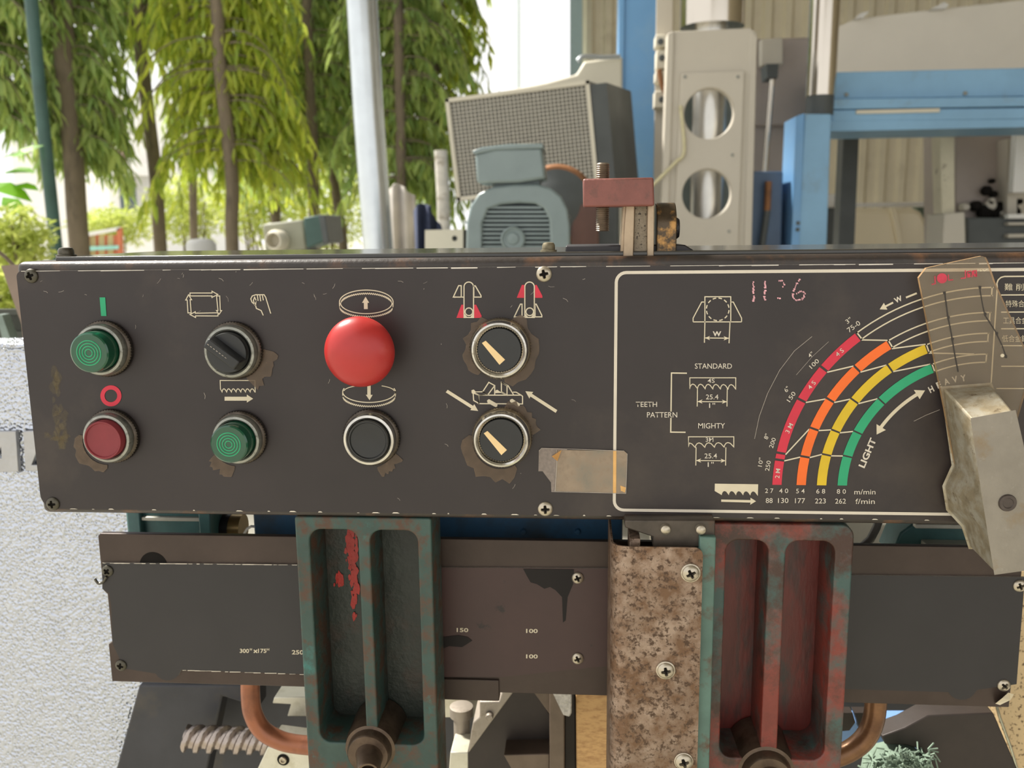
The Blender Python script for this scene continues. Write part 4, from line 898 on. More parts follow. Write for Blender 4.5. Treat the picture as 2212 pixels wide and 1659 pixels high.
b = MB(); b.pxprism(G([(1405, 60), (1650, 60), (1645, 330), (1620, 375), (1545, 355)]), 0.110, 0.12); tag(b.build('weld_lump', mat('bright_weld', (176, 172, 168), rough=0.45, metal=0.6, var=0.3, vs=300, bump=0.8, bs=240), None, bevel=0.001), 'rough bright weld lump between the vise jaw and plank', 'weld')
t = thing('table_block', 'pale steel block with a flanged post left of the vise jaw', 'machine block', P(1005, 1780, 0.2))
b = MB(); b.pxprism(G([(100, 100), (545, 100), (545, 380), (100, 380)]), 0.200, 0.23); b.build('upper_block', table_white, t, bevel=0.001)
b = MB(); c = P(*G([(370, 730)])[0], 0.185); r = mm(19, 0.185); b.lathe(c, [(r * 1.02, 0), (r, 0.031), (r * 1.45, 0.032), (r * 1.45, 0.041), (r * 0.9, 0.042)], axis=(0, 0, 1), n=32); b.build('post', grey_cast, t, smooth=True)
b = MB(); b.pxprism(G([(230, 785), (440, 785), (440, 1300), (190, 1300)]), 0.150, 0.18); b.build('lower_block', table_white, t, bevel=0.001)
b = MB(); c = P(*G([(280, 260)])[0], 0.1998); r = mm(8, .2); b.lathe(c, [(r, 0), (r, 0.0006), (r * 0.5, 0.0006)], n=20); b.build('hole', dirt_and_hole, t)
wood = mat('worn_plank_wood', (208, 166, 112), rough=0.7, var=0.12, vs=8, c2=(170, 126, 80), t2=(0.45, 0.7), s2=40, stretch=(3, 1, 9), bump=0.25, bs=60)
b = MB(); b.pxprism(G([(1692, 90), (2140, 90), (2140, 1400), (1705, 1400)]), 0.13, 0.16); tag(b.build('wood_plank', wood, None, bevel=0.001), 'light brown wooden plank upright beside the rusty guard', 'plank')
b = MB(); b.pxprism(G([(1560, 60), (1690, 60), (1700, 1400), (1560, 1400)]), 0.145, 0.165); tag(b.build('dark_spacer', dark_hollow, None, bevel=0.001), 'black spacer strip between the vise jaw and wooden plank', 'spacer')
# right lower corner
b = MB(); b.pxprism([(1905, 1590), (1955, 1572), (2005, 1545), (2146, 1540), (2206, 1680), (2215, 1800), (2012, 1800), (2002, 1660), (1992, 1620), (1958, 1610), (1912, 1608)], 0.13, 0.15); tag(b.build('gusset_plate', dark_hollow, None, bevel=0.001), 'dark brown gusset plate next to the warm-tinted cover', 'machine plate')
b = MB(); b.pxprism([(1800, 1560), (2000, 1560), (2000, 1632), (1800, 1632)], 0.20, 0.22); tag(b.build('blue_tray', mat('pale_blue_enamel', (112, 148, 196), rough=0.5, var=0.08), None, bevel=0.001), 'pale blue tray glimpsed behind the brown bent pipe', 'tray')
b = MB(); b.pxprism([(1800, 1540), (1842, 1540), (1848, 1560), (1835, 1578), (1812, 1580), (1800, 1575)], 0.18, 0.19); b.pxprism([(1846, 1540), (1900, 1540), (1870, 1580), (1858, 1578)], 0.18, 0.19); tag(b.build('jagged_plate', dark_hollow, None), 'dark jagged plate above the blue tray by the red arm', 'machine plate')
rag_m = mat('greenish_rag_fibre', (120, 138, 122), rough=0.9, var=0.3, vs=60)
b = MB(); rd = random.Random(9)
for k in range(260):
    x, y = rd.uniform(1880, 2010), rd.uniform(1630, 1690); a = rd.uniform(0, 6.28); l = rd.uniform(10, 34); Y = rd.uniform(0.11, 0.13)
    b.tube([P(x, y, Y), P(x + l * .5 * math.cos(a), y + l * .5 * math.sin(a) - 4, Y - 0.004), P(x + l * math.cos(a + .5), y + l * math.sin(a + .5), Y)], 0.0007, 4)
b.pxprism([(1885, 1642), (1930, 1632), (1990, 1640), (2010, 1660), (2010, 1720), (1870, 1720)], 0.12, 0.14)
tag(b.build('cleaning_rag', rag_m, None, smooth=True), 'frayed greenish cleaning rag under the gusset plate', 'rag')
# ------------------------------------------------------------------ yard: ground, shed
concrete = mat('yard_concrete', (168, 164, 152), rough=0.9, var=0.12, vs=1.5, c2=(140, 150, 96), t2=(0.55, 0.7), s2=0.4, bump=0.1, bs=20)
b = MB(); b.box(-70, 70, -14, 110, -0.06, 0.0); o = b.build('floor', concrete, None, loc=(0, 0, 0)); tag(o, kind='structure')
sheet = mat('grey_tan_sheet_metal', (226, 216, 192), rough=0.6, metal=0.1, var=0.08, vs=3, c2=(186, 174, 150), t2=(0.55, 0.75), s2=2)
roof_m = mat('roof_sheet_underside', (176, 172, 164), rough=0.7, var=0.1, vs=2)
YW = 7.6; x = P(1243, 200, YW).x; xe = 9.0; k = 0; pts = []
while x < xe:
    pts += [(x, 0.0), (x + 0.07, 0.0), (x + 0.095, -0.035), (x + 0.145, -0.035)]; x += 0.17
b = MB(); n = len(pts); b.add([(a, YW + d, z) for z in (0.0, 5.2) for a, d in pts], [(i, i + 1, n + i + 1, n + i) for i in range(n - 1)])
o = b.build('wall_back', sheet, None, loc=(4, YW, 0)); tag(o, kind='structure')
# shed roof over the machines and its closed right side
b = MB(); pts = []; y_ = -5.0
while y_ < 7.8: pts += [(y_, 0), (y_ + 0.12, 0), (y_ + 0.16, 0.04), (y_ + 0.26, 0.04)]; y_ += 0.30
n = len(pts); b.add([(xx, a, 4.0 + d + (0.0 if xx < 0 else 1.1)) for xx in (ROOF_X, 9.2) for a, d in pts], [(i, i + 1, n + i + 1, n + i) for i in range(n - 1)])
tag(b.build('ceiling', roof_m, None, loc=(4, 1, 4.0)), kind='structure')
b = MB(); b.box(9.0, 9.1, -5, 7.7, 0, 5.2); tag(b.build('wall_right', sheet, None), kind='structure')
# ------------------------------------------------------------------ trees
bark = mat('grey_brown_bark', (112, 100, 82), rough=0.9, var=0.25, vs=14, c2=(78, 70, 58), t2=(0.5, 0.7), s2=10, stretch=(1, 1, 0.3), bump=0.4, bs=40, bd=0.01)
leaf_y = mat('yellow_green_leaf', (206, 212, 84), rough=0.45, spec=0.4, var=0.3, vs=2.5, transl=0.55, island=1, island_col=(144, 168, 64))
leaf_d = mat('deep_green_leaf', (140, 168, 96), rough=0.45, spec=0.4, var=0.3, vs=2.5, transl=0.55, island=1, island_col=(182, 196, 108))
leaf_b = mat('bright_bush_leaf', (206, 212, 122), rough=0.5, spec=0.4, var=0.3, vs=3, transl=0.5, island=1, island_col=(176, 190, 92))
def leaf(b, p, d, nrm, L, wd, curl=0.15):
    d = d.normalized(); s = d.cross(nrm).normalized(); nn = s.cross(d)
    q = lambda t, k, h: p + d * (L * t) + s * (wd * k) + nn * (h * L)
    b.add([q(0, 0, 0), q(.28, .5, curl * .5), q(.28, -.5, curl * .5), q(.68, .36, curl * .6), q(.68, -.36, curl * .6), q(1, 0, 0)], [(0, 1, 2), (1, 3, 4, 2), (3, 5, 4)])
def tree(label, Y, trunk, wd, crown, twigs, mats, seed, lf=0.135, name='weeping_tree', spread=0.5, group='trees behind the saw'):
    """trunk: pixels from low to high; crown: (top pixel, bottom pixel)."""
    rd = random.Random(seed); base = P(trunk[0][0], trunk[0][1], Y); base.z = 0
    t = thing(name, label, 'tree', base, group)
    path = [base] + [P(x, y, Y) for x, y in trunk]; r = mm(wd / 2, Y)
    b = MB(); b.tube(bez(path, 5), r, 10); b.build('trunk', bark, t, smooth=True)
    pv = path[1:]; top = P(trunk[-1][0], crown[0], Y).z; bot = P(trunk[0][0], crown[1], Y).z
    def axis(z):
        for a, c in zip(pv, pv[1:]):
            if z <= c.z or c is pv[-1]: k = (z - a.z) / max(1e-6, c.z - a.z); return a + (c - a) * min(1.3, max(-.2, k))
    lv = MB(); tw = MB()
    for i in range(twigs):
        z = bot + (top - bot) * rd.random() + 0.25; a0 = rd.uniform(-0.35, 3.49); ln = spread * rd.uniform(0.35, 1.05); p = axis(z).copy(); p.z = z
        out = Vector((math.cos(a0), math.sin(a0), 0)); pts = []
        for s in range(7):
            q = s / 6; pts.append(p + out * ln * (1 - (1 - q) ** 1.7) + Vector((0, 0, 0.10 * q - 0.62 * ln * q * q * 1.6)))
        tw.tube(pts, [0.006, 0.005, 0.0045, 0.004, 0.003, 0.002, 0.0015], 4)
        for s in range(1, 7):
            for side in range(4):
                c = pts[s - 1].lerp(pts[s], rd.random()); d = Vector((rd.gauss(0, .30), rd.gauss(0, .30), -1)) + out * 0.15
                leaf(lv, c, d, Vector((rd.uniform(-1, 1), rd.uniform(-1, 1), 0.2)), lf * rd.uniform(0.7, 1.25), lf * rd.uniform(0.15, 0.24))
    tag(lv.build('crown', mats, t), kind='stuff'); tag(tw.build('twigs', bark, t, smooth=True), kind='stuff')
    return t
tree('weeping tree at the far left edge with dark drooping leaves', 4.6, [(-40, 520), (-48, 200), (-52, -160)], 40, (-140, 350), 140, leaf_d, 1, spread=0.42)
tree('weeping tree with thick trunk beside the dark green pole', 4.9, [(172, 540), (158, 330), (140, 120), (126, -160)], 44, (-140, 420), 210, leaf_d, 2, spread=0.36)
tree('weeping tree with slim trunk in front of the white house', 5.4, [(347, 540), (336, 380), (318, 230), (300, 60), (286, -160)], 29, (-160, 130), 130, leaf_d, 3, spread=0.42)
tree('weeping tree with bright yellow-green crown, slightly bent trunk', 5.0, [(502, 540), (502, 400), (488, 260), (474, 120), (464, -160)], 29, (-140, 440), 230, leaf_y, 4, spread=0.56)
tree('thin yellowish tree behind the bent bright one', 6.6, [(598, 530), (594, 380), (586, 200), (580, -160)], 21, (-160, 430), 150, leaf_y, 5)
tree('dark weeping tree left of the galvanised pole, straight trunk', 5.8, [(680, 530), (676, 330), (668, 130), (660, -160)], 24, (-160, 390), 150, leaf_d, 6)
tree('thin leaning tree close to the galvanised pole', 6.3, [(742, 540), (726, 420), (712, 300), (704, -160)], 20, (-160, 410), 140, leaf_d, 7)
tree('dense weeping tree just right of the galvanised pole', 5.6, [(868, 540), (866, 330), (862, 120), (858, -160)], 22, (-160, 470), 190, leaf_d, 8)
tree('weeping tree with yellowish edge leaves next to the open sky', 6.2, [(936, 540), (934, 330), (940, 150), (946, -160)], 18, (-160, 410), 140, leaf_y, 9, spread=0.42)
tree('far weeping tree between the slim and bent trunks', 8.0, [(420, 530), (416, 330), (410, 120), (406, -160)], 18, (-160, 400), 120, leaf_d, 10)
tree('far weeping tree just behind the galvanised pole', 8.4, [(800, 530), (796, 330), (792, 120), (790, -160)], 18, (-160, 430), 120, leaf_d, 11)
# bushes
def bush(label, Y, px, py, rx, ry, n, m, seed, lf=0.09, name='garden_bush', group='bushes behind the saw'):
    rd = random.Random(seed); c = P(px, py, Y); base = Vector((c.x, Y, 0)); t = thing(name, label, 'bush', base, group)
    RX, RY = mm(rx, Y), mm(ry, Y); lv = MB(); st_ = MB()
    for i in range(n):
        a = rd.uniform(0, 6.28); u = rd.uniform(-1, 1); k = rd.random() ** 0.4; s = math.sqrt(1 - u * u)
        p = c + Vector((RX * k * s * math.cos(a), RX * 0.7 * k * s * math.sin(a), RY * k * u)); p.z = max(0.05, p.z)
        leaf(lv, p, Vector((rd.gauss(0, 1), rd.gauss(0, 1), rd.gauss(-0.2, .7))), Vector((rd.gauss(0, 1), rd.gauss(0, 1), 1)), lf * rd.uniform(.6, 1.3), lf * rd.uniform(.16, .3))
    for i in range(7):
        p = c + Vector((rd.uniform(-.6, .6) * RX, rd.uniform(-.3, .3) * RX, rd.uniform(-.2, .7) * RY)); st_.tube([base + Vector((rd.uniform(-.1, .1), 0, 0)), (base + p) / 2 + Vector((rd.uniform(-.1, .1), 0, .1)), p], [.02, .014, .005], 5)
    tag(lv.build('leaves', m, t), kind='stuff'); tag(st_.build('stems', bark, t, smooth=True), kind='stuff')
for i, (lab, Y, px, py, rx, ry, n, m, lf) in enumerate((
    ('speckled bush filling the bottom left corner behind the box', 3.2, 30, 520, 90, 80, 1500, leaf_b, 0.05),
    ('low bush below the dark green pole, left corner', 2.6, 20, 640, 70, 70, 900, leaf_b, 0.05),
    ('bright bush between the thick trunk and white house', 9.0, 240, 490, 95, 45, 1200, leaf_b, 0.10),
    ('bright bush under the slim tree, before the house', 9.5, 400, 455, 100, 75, 1600, leaf_b, 0.11),
    ('bright bush under the bent yellow-green tree', 9.0, 560, 435, 105, 95, 1900, leaf_b, 0.11),
    ('bright bush left of the galvanised pole base', 9.5, 715, 445, 95, 95, 1700, leaf_b, 0.11),
    ('dull bush right of the galvanised pole base', 7.5, 880, 470, 60, 70, 600, leaf_d, 0.10))): bush(lab, Y, px, py, rx, ry, n, m, 20 + i, lf)
# broad-leaved plant at the left edge
t = thing('broad_leaf_plant', 'plant with large glossy bright green leaves by the green pole', 'plant', Vector((P(20, 500, 4.0).x, 4.0, 0)))
rd = random.Random(4); big = mat('large_bright_leaf', (120, 178, 40), rough=0.35, var=0.2, vs=3, transl=0.5)
c0 = P(-10, 470, 4.0)
b = MB(); b.tube([Vector((c0.x, 4.0, 0)), c0], 0.02, 8); b.build('stem', bark, t, smooth=True)
for (x, y, dx, dz, L) in ((-10, 350, 1, 0.15, .26), (10, 372, 1, -.05, .24), (-20, 395, 1, -.45, .28), (25, 340, .9, .35, .2), (5, 425, .8, -.6, .24), (-15, 330, .7, .8, .2), (30, 400, 1, -.2, .2)):
    b = MB(); leaf(b, P(x, y, 4.0 + rd.uniform(-.1, .1)), Vector((dx, rd.uniform(-.4, .4), dz)), Vector((0.2, -.5, 1)), L * 0.9, L * 0.42, 0.1); b.build('leaf', big, t)
# ------------------------------------------------------------------ poles
green_pole = mat('dark_green_pole_paint', (58, 86, 80), rough=0.5, var=0.2, vs=8)
galv = mat('galvanised_steel', (206, 212, 216), rough=0.27, metal=0.8, var=0.1, vs=6, bump=0.03, bs=40)
def pole(name, label, Y, L, wd, m):
    pts = [P(x, y, Y) for x, y in L]; k = pts[-1] - pts[-2]; g = pts[-1] + k * (pts[-1].z / -k.z)
    b = MB(); b.tube(pts + [g], mm(wd / 2, Y), 24); o = b.build(name, m, None, smooth=True); return tag(o, label, 'pole')
pole('green_pole', 'dark green metal pole leaning at the far left', 4.2, [(62, -60), (86, 200), (124, 560)], 27, green_pole)
pole('galvanised_pole', 'thick galvanised steel pole among the trees', 2.6, [(777, -80), (796, 250), (818, 545)], 64, galv)
pale = mat('pale_far_steel', (205, 214, 218), rough=0.6, var=0.05)
for x, w_, y0, lab in ((1033, 4, 60, 'thin faint pole in the bright sky, nearest the trees'), (1078, 4, 40, 'thin faint pole in the middle of the bright sky'), (1120, 12, -60, 'pale thicker pole in the bright sky right of the two faint ones')):
    pole('sky_pole', lab, 14, [(x, y0), (x, 300)], w_, pale)
# ------------------------------------------------------------------ far house
white_w = mat('white_house_wall', (232, 230, 226), rough=0.8, var=0.04, vs=0.6)
grey_w = mat('grey_house_wall', (186, 186, 184), rough=0.8, var=0.06, vs=0.6)
glass = mat('dark_window_glass', (84, 96, 100), rough=0.2, spec=0.6, var=0.1)
brown_r = mat('brown_balcony_panel', (150, 122, 112), rough=0.7, var=0.1)
YH = 26.0
h = thing('white_house', 'white two-storey house with balcony seen through the trees', 'house', Vector((P(285, 460, YH).x, YH, 0)))
def hb(nm, x0, y0, x1, y1, Y0, Y1, m, par=None):
    b = MB(); b.pxbox(x0, y0, x1, y1, Y0, Y1); return b.build(nm, m, par or h)
b = MB(); b.pxbox(228, 205, 345, 458, YH, YH + 8); b.box(P(228, 300, YH).x, P(345, 300, YH).x, YH, YH + 8, 0, P(285, 458, YH).z); b.build('wall', white_w, h)
hb('balcony_slab', 224, 350, 296, 378, YH - 1.2, YH, white_w); hb('floor_slab', 224, 250, 270, 259, YH - .8, YH, white_w)
hb('column', 268, 238, 288, 350, YH - 1.1, YH - .8, white_w)
wd_ = hb('window', 236, 286, 268, 318, YH - .1, YH + .05, white_w)
for x0 in (238, 249): hb('pane', x0, 288, x0 + (8 if x0 < 240 else 17), 317, YH - .14, YH - .1, glass, wd_)
hb('window', 238, 224, 266, 250, YH - .1, YH + .05, brown_r)
hb('railing', 224, 318, 276, 322, YH - 1.2, YH - 1.15, white_w)
for i in range(4): hb('railing_panel', 225 + i * 12.5, 324, 235 + i * 12.5, 347, YH - 1.18, YH - 1.15, brown_r)
hb('garage_opening', 258, 384, 295, 458, YH - .06, YH + .05, glass); hb('side_wall', 295, 378, 332, 470, YH - .5, YH, grey_w)
h2 = thing('pale_block', 'pale low building glimpsed left of the thick trunk', 'building', Vector((P(80, 460, YH).x, YH + 3, 0)))
b = MB(); b.pxbox(20, 272, 140, 330, YH + 3, YH + 9); b.box(P(20, 300, YH + 3).x, P(140, 300, YH + 3).x, YH + 3, YH + 9, 0, P(80, 329, YH + 3).z); b.build('wall', white_w, h2)
hb('roof_band', 58, 274, 140, 314, YH + 2.6, YH + 3, grey_w, h2); hb('window', 30, 285, 52, 305, YH + 2.9, YH + 3, glass, h2)
# fence panel
f_or = mat('orange_fence_frame', (196, 110, 74), rough=0.6, var=0.15, vs=4); f_be = mat('beige_fence_slat', (206, 190, 140), rough=0.7, var=0.1, vs=4)
ft = thing('slat_fence', 'orange framed slat fence panel behind the thick trunk', 'fence', Vector((P(222, 540, 8).x, 8, 0)))
def fb(nm, pts, Y0, Y1, m): b = MB(); b.pxprism(pts, Y0, Y1); o = b.build(nm, m, ft); return ground(o) if nm == 'post' else o
fb('post', [(252, 494), (260, 492), (260, 700), (252, 700)], 7.95, 8.0, f_or); fb('top_rail', [(180, 503), (258, 490), (258, 497), (180, 512)], 7.95, 8.0, white_w); fb('post', [(180, 503), (185, 502), (185, 700), (180, 700)], 7.95, 8.0, f_or)
fb('bottom_rail', [(180, 533), (256, 530), (256, 538), (180, 542)], 7.94, 8.0, mat('teal_rail', (150, 206, 196), rough=0.6))
for i in range(10): x_ = 188 + i * 6.4; fb('slat', [(x_, 508), (x_ + 4.6, 507), (x_ + 4.6, 640), (x_, 640)], 8.0, 8.03, f_be if i % 3 else f_or)
# ------------------------------------------------------------------ left corner: bin and plate
dk = mat('dark_green_bin', (62, 66, 58), rough=0.5, var=0.2, vs=20)
t = thing('mesh_bin', 'dark bin with perforated window left of the control box', 'bin', P(10, 760, 0.85))
zz0, zz1 = P(20, 790, 0.85).z, P(20, 668, 0.85).z; xa, xb = P(-120, 720, 0.85).x, P(90, 720, 0.85).x
wx0, wx1, wz0, wz1 = P(7, 700, 0.85).x, P(49, 700, 0.85).x, P(20, 716, 0.85).z, P(20, 680, 0.85).z
holed('panel', rounded(xa, zz0, xb, zz1, 0.004), [[(wx0, wz0), (wx0, wz1), (wx1, wz1), (wx1, wz0)]], 0.85, 0.86, dk, t)
b = MB()
for i in range(13): q = wx0 + (wx1 - wx0) * i / 12; b.box(q - 0.0007, q + 0.0007, 0.853, 0.857, wz0, wz1)
for i in range(11): q = wz0 + (wz1 - wz0) * i / 10; b.box(wx0, wx1, 0.8535, 0.8565, q - 0.0007, q + 0.0007)
tag(b.build('mesh_window', dk, t), kind='stuff')
b = MB(); b.pxprism([(-8, 680), (4, 680), (32, 760), (12, 760)], 0.80, 0.82); b.build('strut', mat('grey_green_strut', (128, 144, 136), rough=0.5), t)
plate_g = mat('dull_brown_sheet', (140, 122, 108), rough=0.6, var=0.15, vs=10)
b = MB(); b.pxprism([(2, 574), (100, 566), (110, 800), (66, 800), (46, 700)], 0.62, 0.625); tag(ground(b.build('sheet_guard', plate_g, None)), 'dull brown sheet guard behind the box corner', 'guard')
b = MB(); b.tube([P(-20, 530, 0.7), P(12, 556, 0.7), P(34, 578, 0.7)], mm(4, .7), 8); tag(b.build('brown_stick', bark, None, smooth=True), 'thin brown stick leaning by the sheet guard', 'stick')
# ------------------------------------------------------------------ machinery behind, middle
olive = mat('olive_grey_box', (146, 146, 128), rough=0.6, var=0.1, vs=6); beige = mat('beige_machine_paint', (214, 208, 190), rough=0.5, var=0.06, vs=4)
dark_s = mat('dark_grey_paint', (78, 82, 82), rough=0.55, var=0.15, vs=8)
def bx(nm, par, m, x0, y0, x1, y1, Y0, Y1, bev=0.0):
    b = MB(); b.pxbox(x0, y0, x1, y1, Y0, Y1); return b.build(nm, m, par, bevel=bev)
def pz(nm, par, m, pts, Y0, Y1, bev=0.0):
    b = MB(); b.pxprism(pts, Y0, Y1); return b.build(nm, m, par, bevel=bev)
def at0(px, Y, py=540): q = P(px, py, Y); return Vector((q.x, Y, 0))
def leg(par, m, px, Y, wd, py, d=0.1):
    """Stand reaching the ground below what is seen."""
    q = P(px, py, Y); w2 = mm(wd / 2, Y); b = MB(); b.box(q.x - w2, q.x + w2, Y, Y + d, 0, q.z + 0.01); return b.build('stand', m, par)
t = thing('flanged_box', 'olive grey box with round flange left of the galvanised pole', 'machine box', at0(635, 3.2))
pz('body', t, olive, [(566, 484), (655, 474), (662, 540), (572, 545)], 3.2, 3.45, 0.01); pz('lid', t, MATS['dark_green_pole_paint'], [(655, 470), (690, 464), (705, 520), (662, 536)], 3.16, 3.4, 0.006)
pz('end_plate', t, dark_s, [(688, 463), (702, 465), (710, 522), (698, 528)], 3.15, 3.4, 0.004)
c = P(605, 519, 3.2); r = mm(22, 3.2); b = MB(); b.lathe(c, [(r, 0), (r * 1.05, 0.05), (r * 0.8, 0.09), (r * 0.7, 0.09), (r * .65, 0.03), (r * .1, .03)], n=28); b.build('flange', beige, t, smooth=True)
leg(t, dark_s, 640, 3.22, 60, 530)
b = MB(); c = P(435, 540, 4.0); b.lathe(Vector((c.x, 4.0, 0)), [(mm(32, 4), 0), (mm(32, 4), c.z + .03), (mm(24, 4), c.z + 0.055), (0.005, c.z + 0.06)], axis=(0, 0, 1), n=28); tag(b.build('round_bollard', grey_w, None, smooth=True), 'grey round-topped bollard below the bent yellow-green tree', 'bollard')
wrap = mat('white_wrapped_bark', (206, 202, 194), rough=0.8, var=0.15, vs=10, c2=(150, 140, 124), t2=(0.55, 0.7), s2=9, stretch=(1, 1, 2.2))
b = MB(); p = [P(952, 325, 5.0), P(957, 420, 5.0), P(960, 540, 5.0)]; b.tube(p + [Vector((p[-1].x, 5.0, 0))], mm(14, 5), 14); tag(b.build('white_stump', wrap, None, smooth=True), 'whitewashed trunk stump left of the mesh-fronted unit', 'trunk')
cloth = mat('navy_cloth', (52, 60, 84), rough=0.9, var=0.2, vs=10); tarp = mat('pale_grey_tarp', (176, 170, 162), rough=0.8, var=0.15, vs=6)
def drape(nm, m, x0, x1, ytop, Y, lab, cat, seed):
    rd = random.Random(seed); b = MB(); nx, nz = 16, 10; v = []
    for k in range(nz + 1):
        for i in range(nx + 1):
            u = i / nx; top = ytop(u); x_ = x0 + (x1 - x0) * u + (k / nz) * 8 * math.sin(u * 9 + seed); q = P(x_, top, Y)
            v.append((q.x, Y + 0.05 * math.sin(u * 14 + seed) * (0.3 + k / nz), q.z * (1 - k / nz)))
    f = [(k * (nx + 1) + i, (k + 1) * (nx + 1) + i, (k + 1) * (nx + 1) + i + 1, k * (nx + 1) + i + 1) for k in range(nz) for i in range(nx)]
    b.add(v, f); o = b.build(nm, m, None, smooth=True); s = o.modifiers.new('thick', 'SOLIDIFY'); s.thickness = 0.015; tag(o, lab, cat)
drape('draped_tarp', tarp, 834, 892, lambda u: 395 + 45 * abs(u - .4), 4.2, 'pale grey tarp hanging next to the galvanised pole', 'tarp', 1)
drape('navy_cloth', cloth, 892, 948, lambda u: 440 + 130 * (u - .35) ** 2, 3.0, 'navy blue cloth hanging behind the cream box', 'cloth', 2)
t = thing('cream_box', 'small cream box with a dark hole beside the motor', 'box', at0(958, 1.9))
o_ = [(P(x, y, 1.9).x, P(x, y, 1.9).z) for x, y in ((918, 497), (1000, 495), (1000, 575), (918, 575))]
c = P(982, 515, 1.9); hr = mm(6, 1.9)
holed('front', o_[::-1], [[(c.x + hr * math.cos(a * .4), c.z + hr * math.sin(a * .4)) for a in range(16)]], 1.9, 1.91, beige, t); b = MB(); b.pxbox(919, 497, 999, 575, 1.912, 2.05); b.build('body', dark_s, t); leg(t, dark_s, 958, 1.92, 60, 565)
# mesh-fronted unit, slightly tilted
t = thing('mesh_front_unit', 'tilted grey unit with fine grid front behind the motor', 'ventilation unit', at0(1130, 2.7))
O = P(988, 434, 2.7); U = P(1293, 398, 2.7) - O; V = P(962, 214, 2.7) - O; U = U - V * 0; Dp = Vector((0.10, 0.34, 0.02))
grid_m = mat('grey_grid_bars', (188, 184, 172), rough=0.5, var=0.06); hole_m = mat('grid_dark_backing', (122, 122, 116), rough=0.8, var=0.1)
un, vn = U.normalized(), V.normalized(); nf = Vector((0, -1, 0))
b = MB(); b.obox(O + Vector((0, .012, 0)), U, V, Dp); b.build('housing', hole_m, t)
b = MB(); N1, N2 = 36, 27
for i in range(N1 + 1): b.obox(O + U * (i / N1) - un * 0.0020, un * 0.0040, V, Vector((0, .012, 0)))
for i in range(N2 + 1): b.obox(O + V * (i / N2) - vn * 0.0018 + Vector((0, .001, 0)), U, vn * 0.0036, Vector((0, .011, 0)))
tag(b.build('grille', grid_m, t), kind='stuff')
b = MB()
for q0, q1, w_ in ((O, U, vn), (O + V - vn * .012, U, vn), ): b.obox(q0 - Vector((0, .006, 0)), q1, w_ * .012, Vector((0, .016, 0)))
for q0 in (O, O + U - un * .012): b.obox(q0 - Vector((0, .006, 0)), un * .012, V, Vector((0, .016, 0)))
b.build('frame', beige, t)
b = MB(); b.obox(O + U, un * 0.06, V * 0.96, Dp * 1.05); b.build('side_panel', dark_s, t); leg(t, dark_s, 1140, 2.72, 240, 425, 0.25)
t = thing('sloped_housing', 'beige sloped machine housing behind the mesh-fronted unit', 'machine housing', at0(1240, 3.5))
pz('body', t, beige, [(1040, 205), (1180, 178), (1245, 160), (1262, 132), (1345, 122), (1345, 620), (1040, 620)], 3.5, 4.1, 0.01); leg(t, beige, 1240, 3.52, 180, 600, 0.5)
b = MB(); b.tube(pbez([(1248, 132), (1262, 122), (1300, 124), (1340, 122)], 3.46), 0.01, 8); b.build('hand_rail', MATS['galvanised_steel'], t, smooth=True)
# electric motor
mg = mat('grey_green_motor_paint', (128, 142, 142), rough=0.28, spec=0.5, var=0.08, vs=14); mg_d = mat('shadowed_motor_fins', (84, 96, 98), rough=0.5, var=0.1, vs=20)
rust_m = mat('rusty_brown_flange', (142, 98, 64), rough=0.6, metal=0.3, var=0.25, vs=20)
YM = 1.55
t = thing('electric_motor', 'grey-green electric motor with terminal box behind the control box', 'motor', at0(1115, YM))
cowl = [(1006, 560), (1008, 480), (1016, 445), (1034, 418), (1064, 404), (1110, 398), (1160, 398), (1190, 406), (1212, 424), (1226, 452), (1231, 490), (1232, 560)]
inner = [(1040, 560), (1042, 482), (1054, 452), (1080, 442), (1120, 438), (1156, 440), (1174, 450), (1186, 474), (1190, 560)]
W3 = lambda L, Y: [(P(x, y, Y).x, P(x, y, Y).z) for x, y in L]
holed('cowl', W3(cowl[::-1], YM), [W3(inner, YM)], YM, YM + 0.05, mg, t, bevel=0.006)
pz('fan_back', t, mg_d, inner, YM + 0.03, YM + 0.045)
for i in range(12):
    y = 446 + i * 9.4; x0, x1 = (1058, 1170) if i == 0 else (1048, 1180) if i == 1 else (1042, 1188); pz('grille_slat', t, mg, [(x0, y), (x1, y), (x1, y + 4.6), (x0, y + 4.6)], YM + 0.008, YM + 0.03)
c = P(1108, 516, YM + .008); r = mm(26, YM); b = MB(); b.lathe(c, [(r, -.01), (r, .006), (r * .88, .008), (r * .80, .004), (r * .5, .003), (r * .44, .008), (r * .1, .009)], n=36); b.build('hub', mg, t, smooth=True)
b = MB(); cc = P(1118, 510, YM + .05); b.lathe(cc, [(mm(106, YM), 0), (mm(106, YM), -0.30), (mm(70, YM), -0.32)], n=40); b.build('stator_body', mg, t, smooth=True)
for a in range(20, 165, 12):
    d = Vector((math.cos(R_(a)), 0, math.sin(R_(a)))); rr = mm(100, YM); b = MB(); b.obox(cc + d * rr + Vector((0, .01, 0)), d.cross(Vector((0, 1, 0))) * .004, d * .022, Vector((0, .27, 0))); b.build('cooling_fin', mg, t)
pz('terminal_box', t, mg, [(1026, 332), (1070, 320), (1170, 318), (1178, 385), (1120, 394), (1030, 396)], YM - 0.01, YM + 0.14, 0.006)
pz('terminal_lid', t, mg, [(1019, 326), (1040, 318), (1100, 311), (1173, 310), (1174, 320), (1070, 324), (1024, 334)], YM - 0.015, YM + 0.145, 0.003)
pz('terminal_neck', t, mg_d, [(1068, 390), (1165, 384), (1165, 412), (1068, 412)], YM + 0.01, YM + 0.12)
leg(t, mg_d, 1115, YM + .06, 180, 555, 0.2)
t = thing('pump_flange', 'rusty round pump flange right of the grey-green motor', 'pump', at0(1210, 2.1))
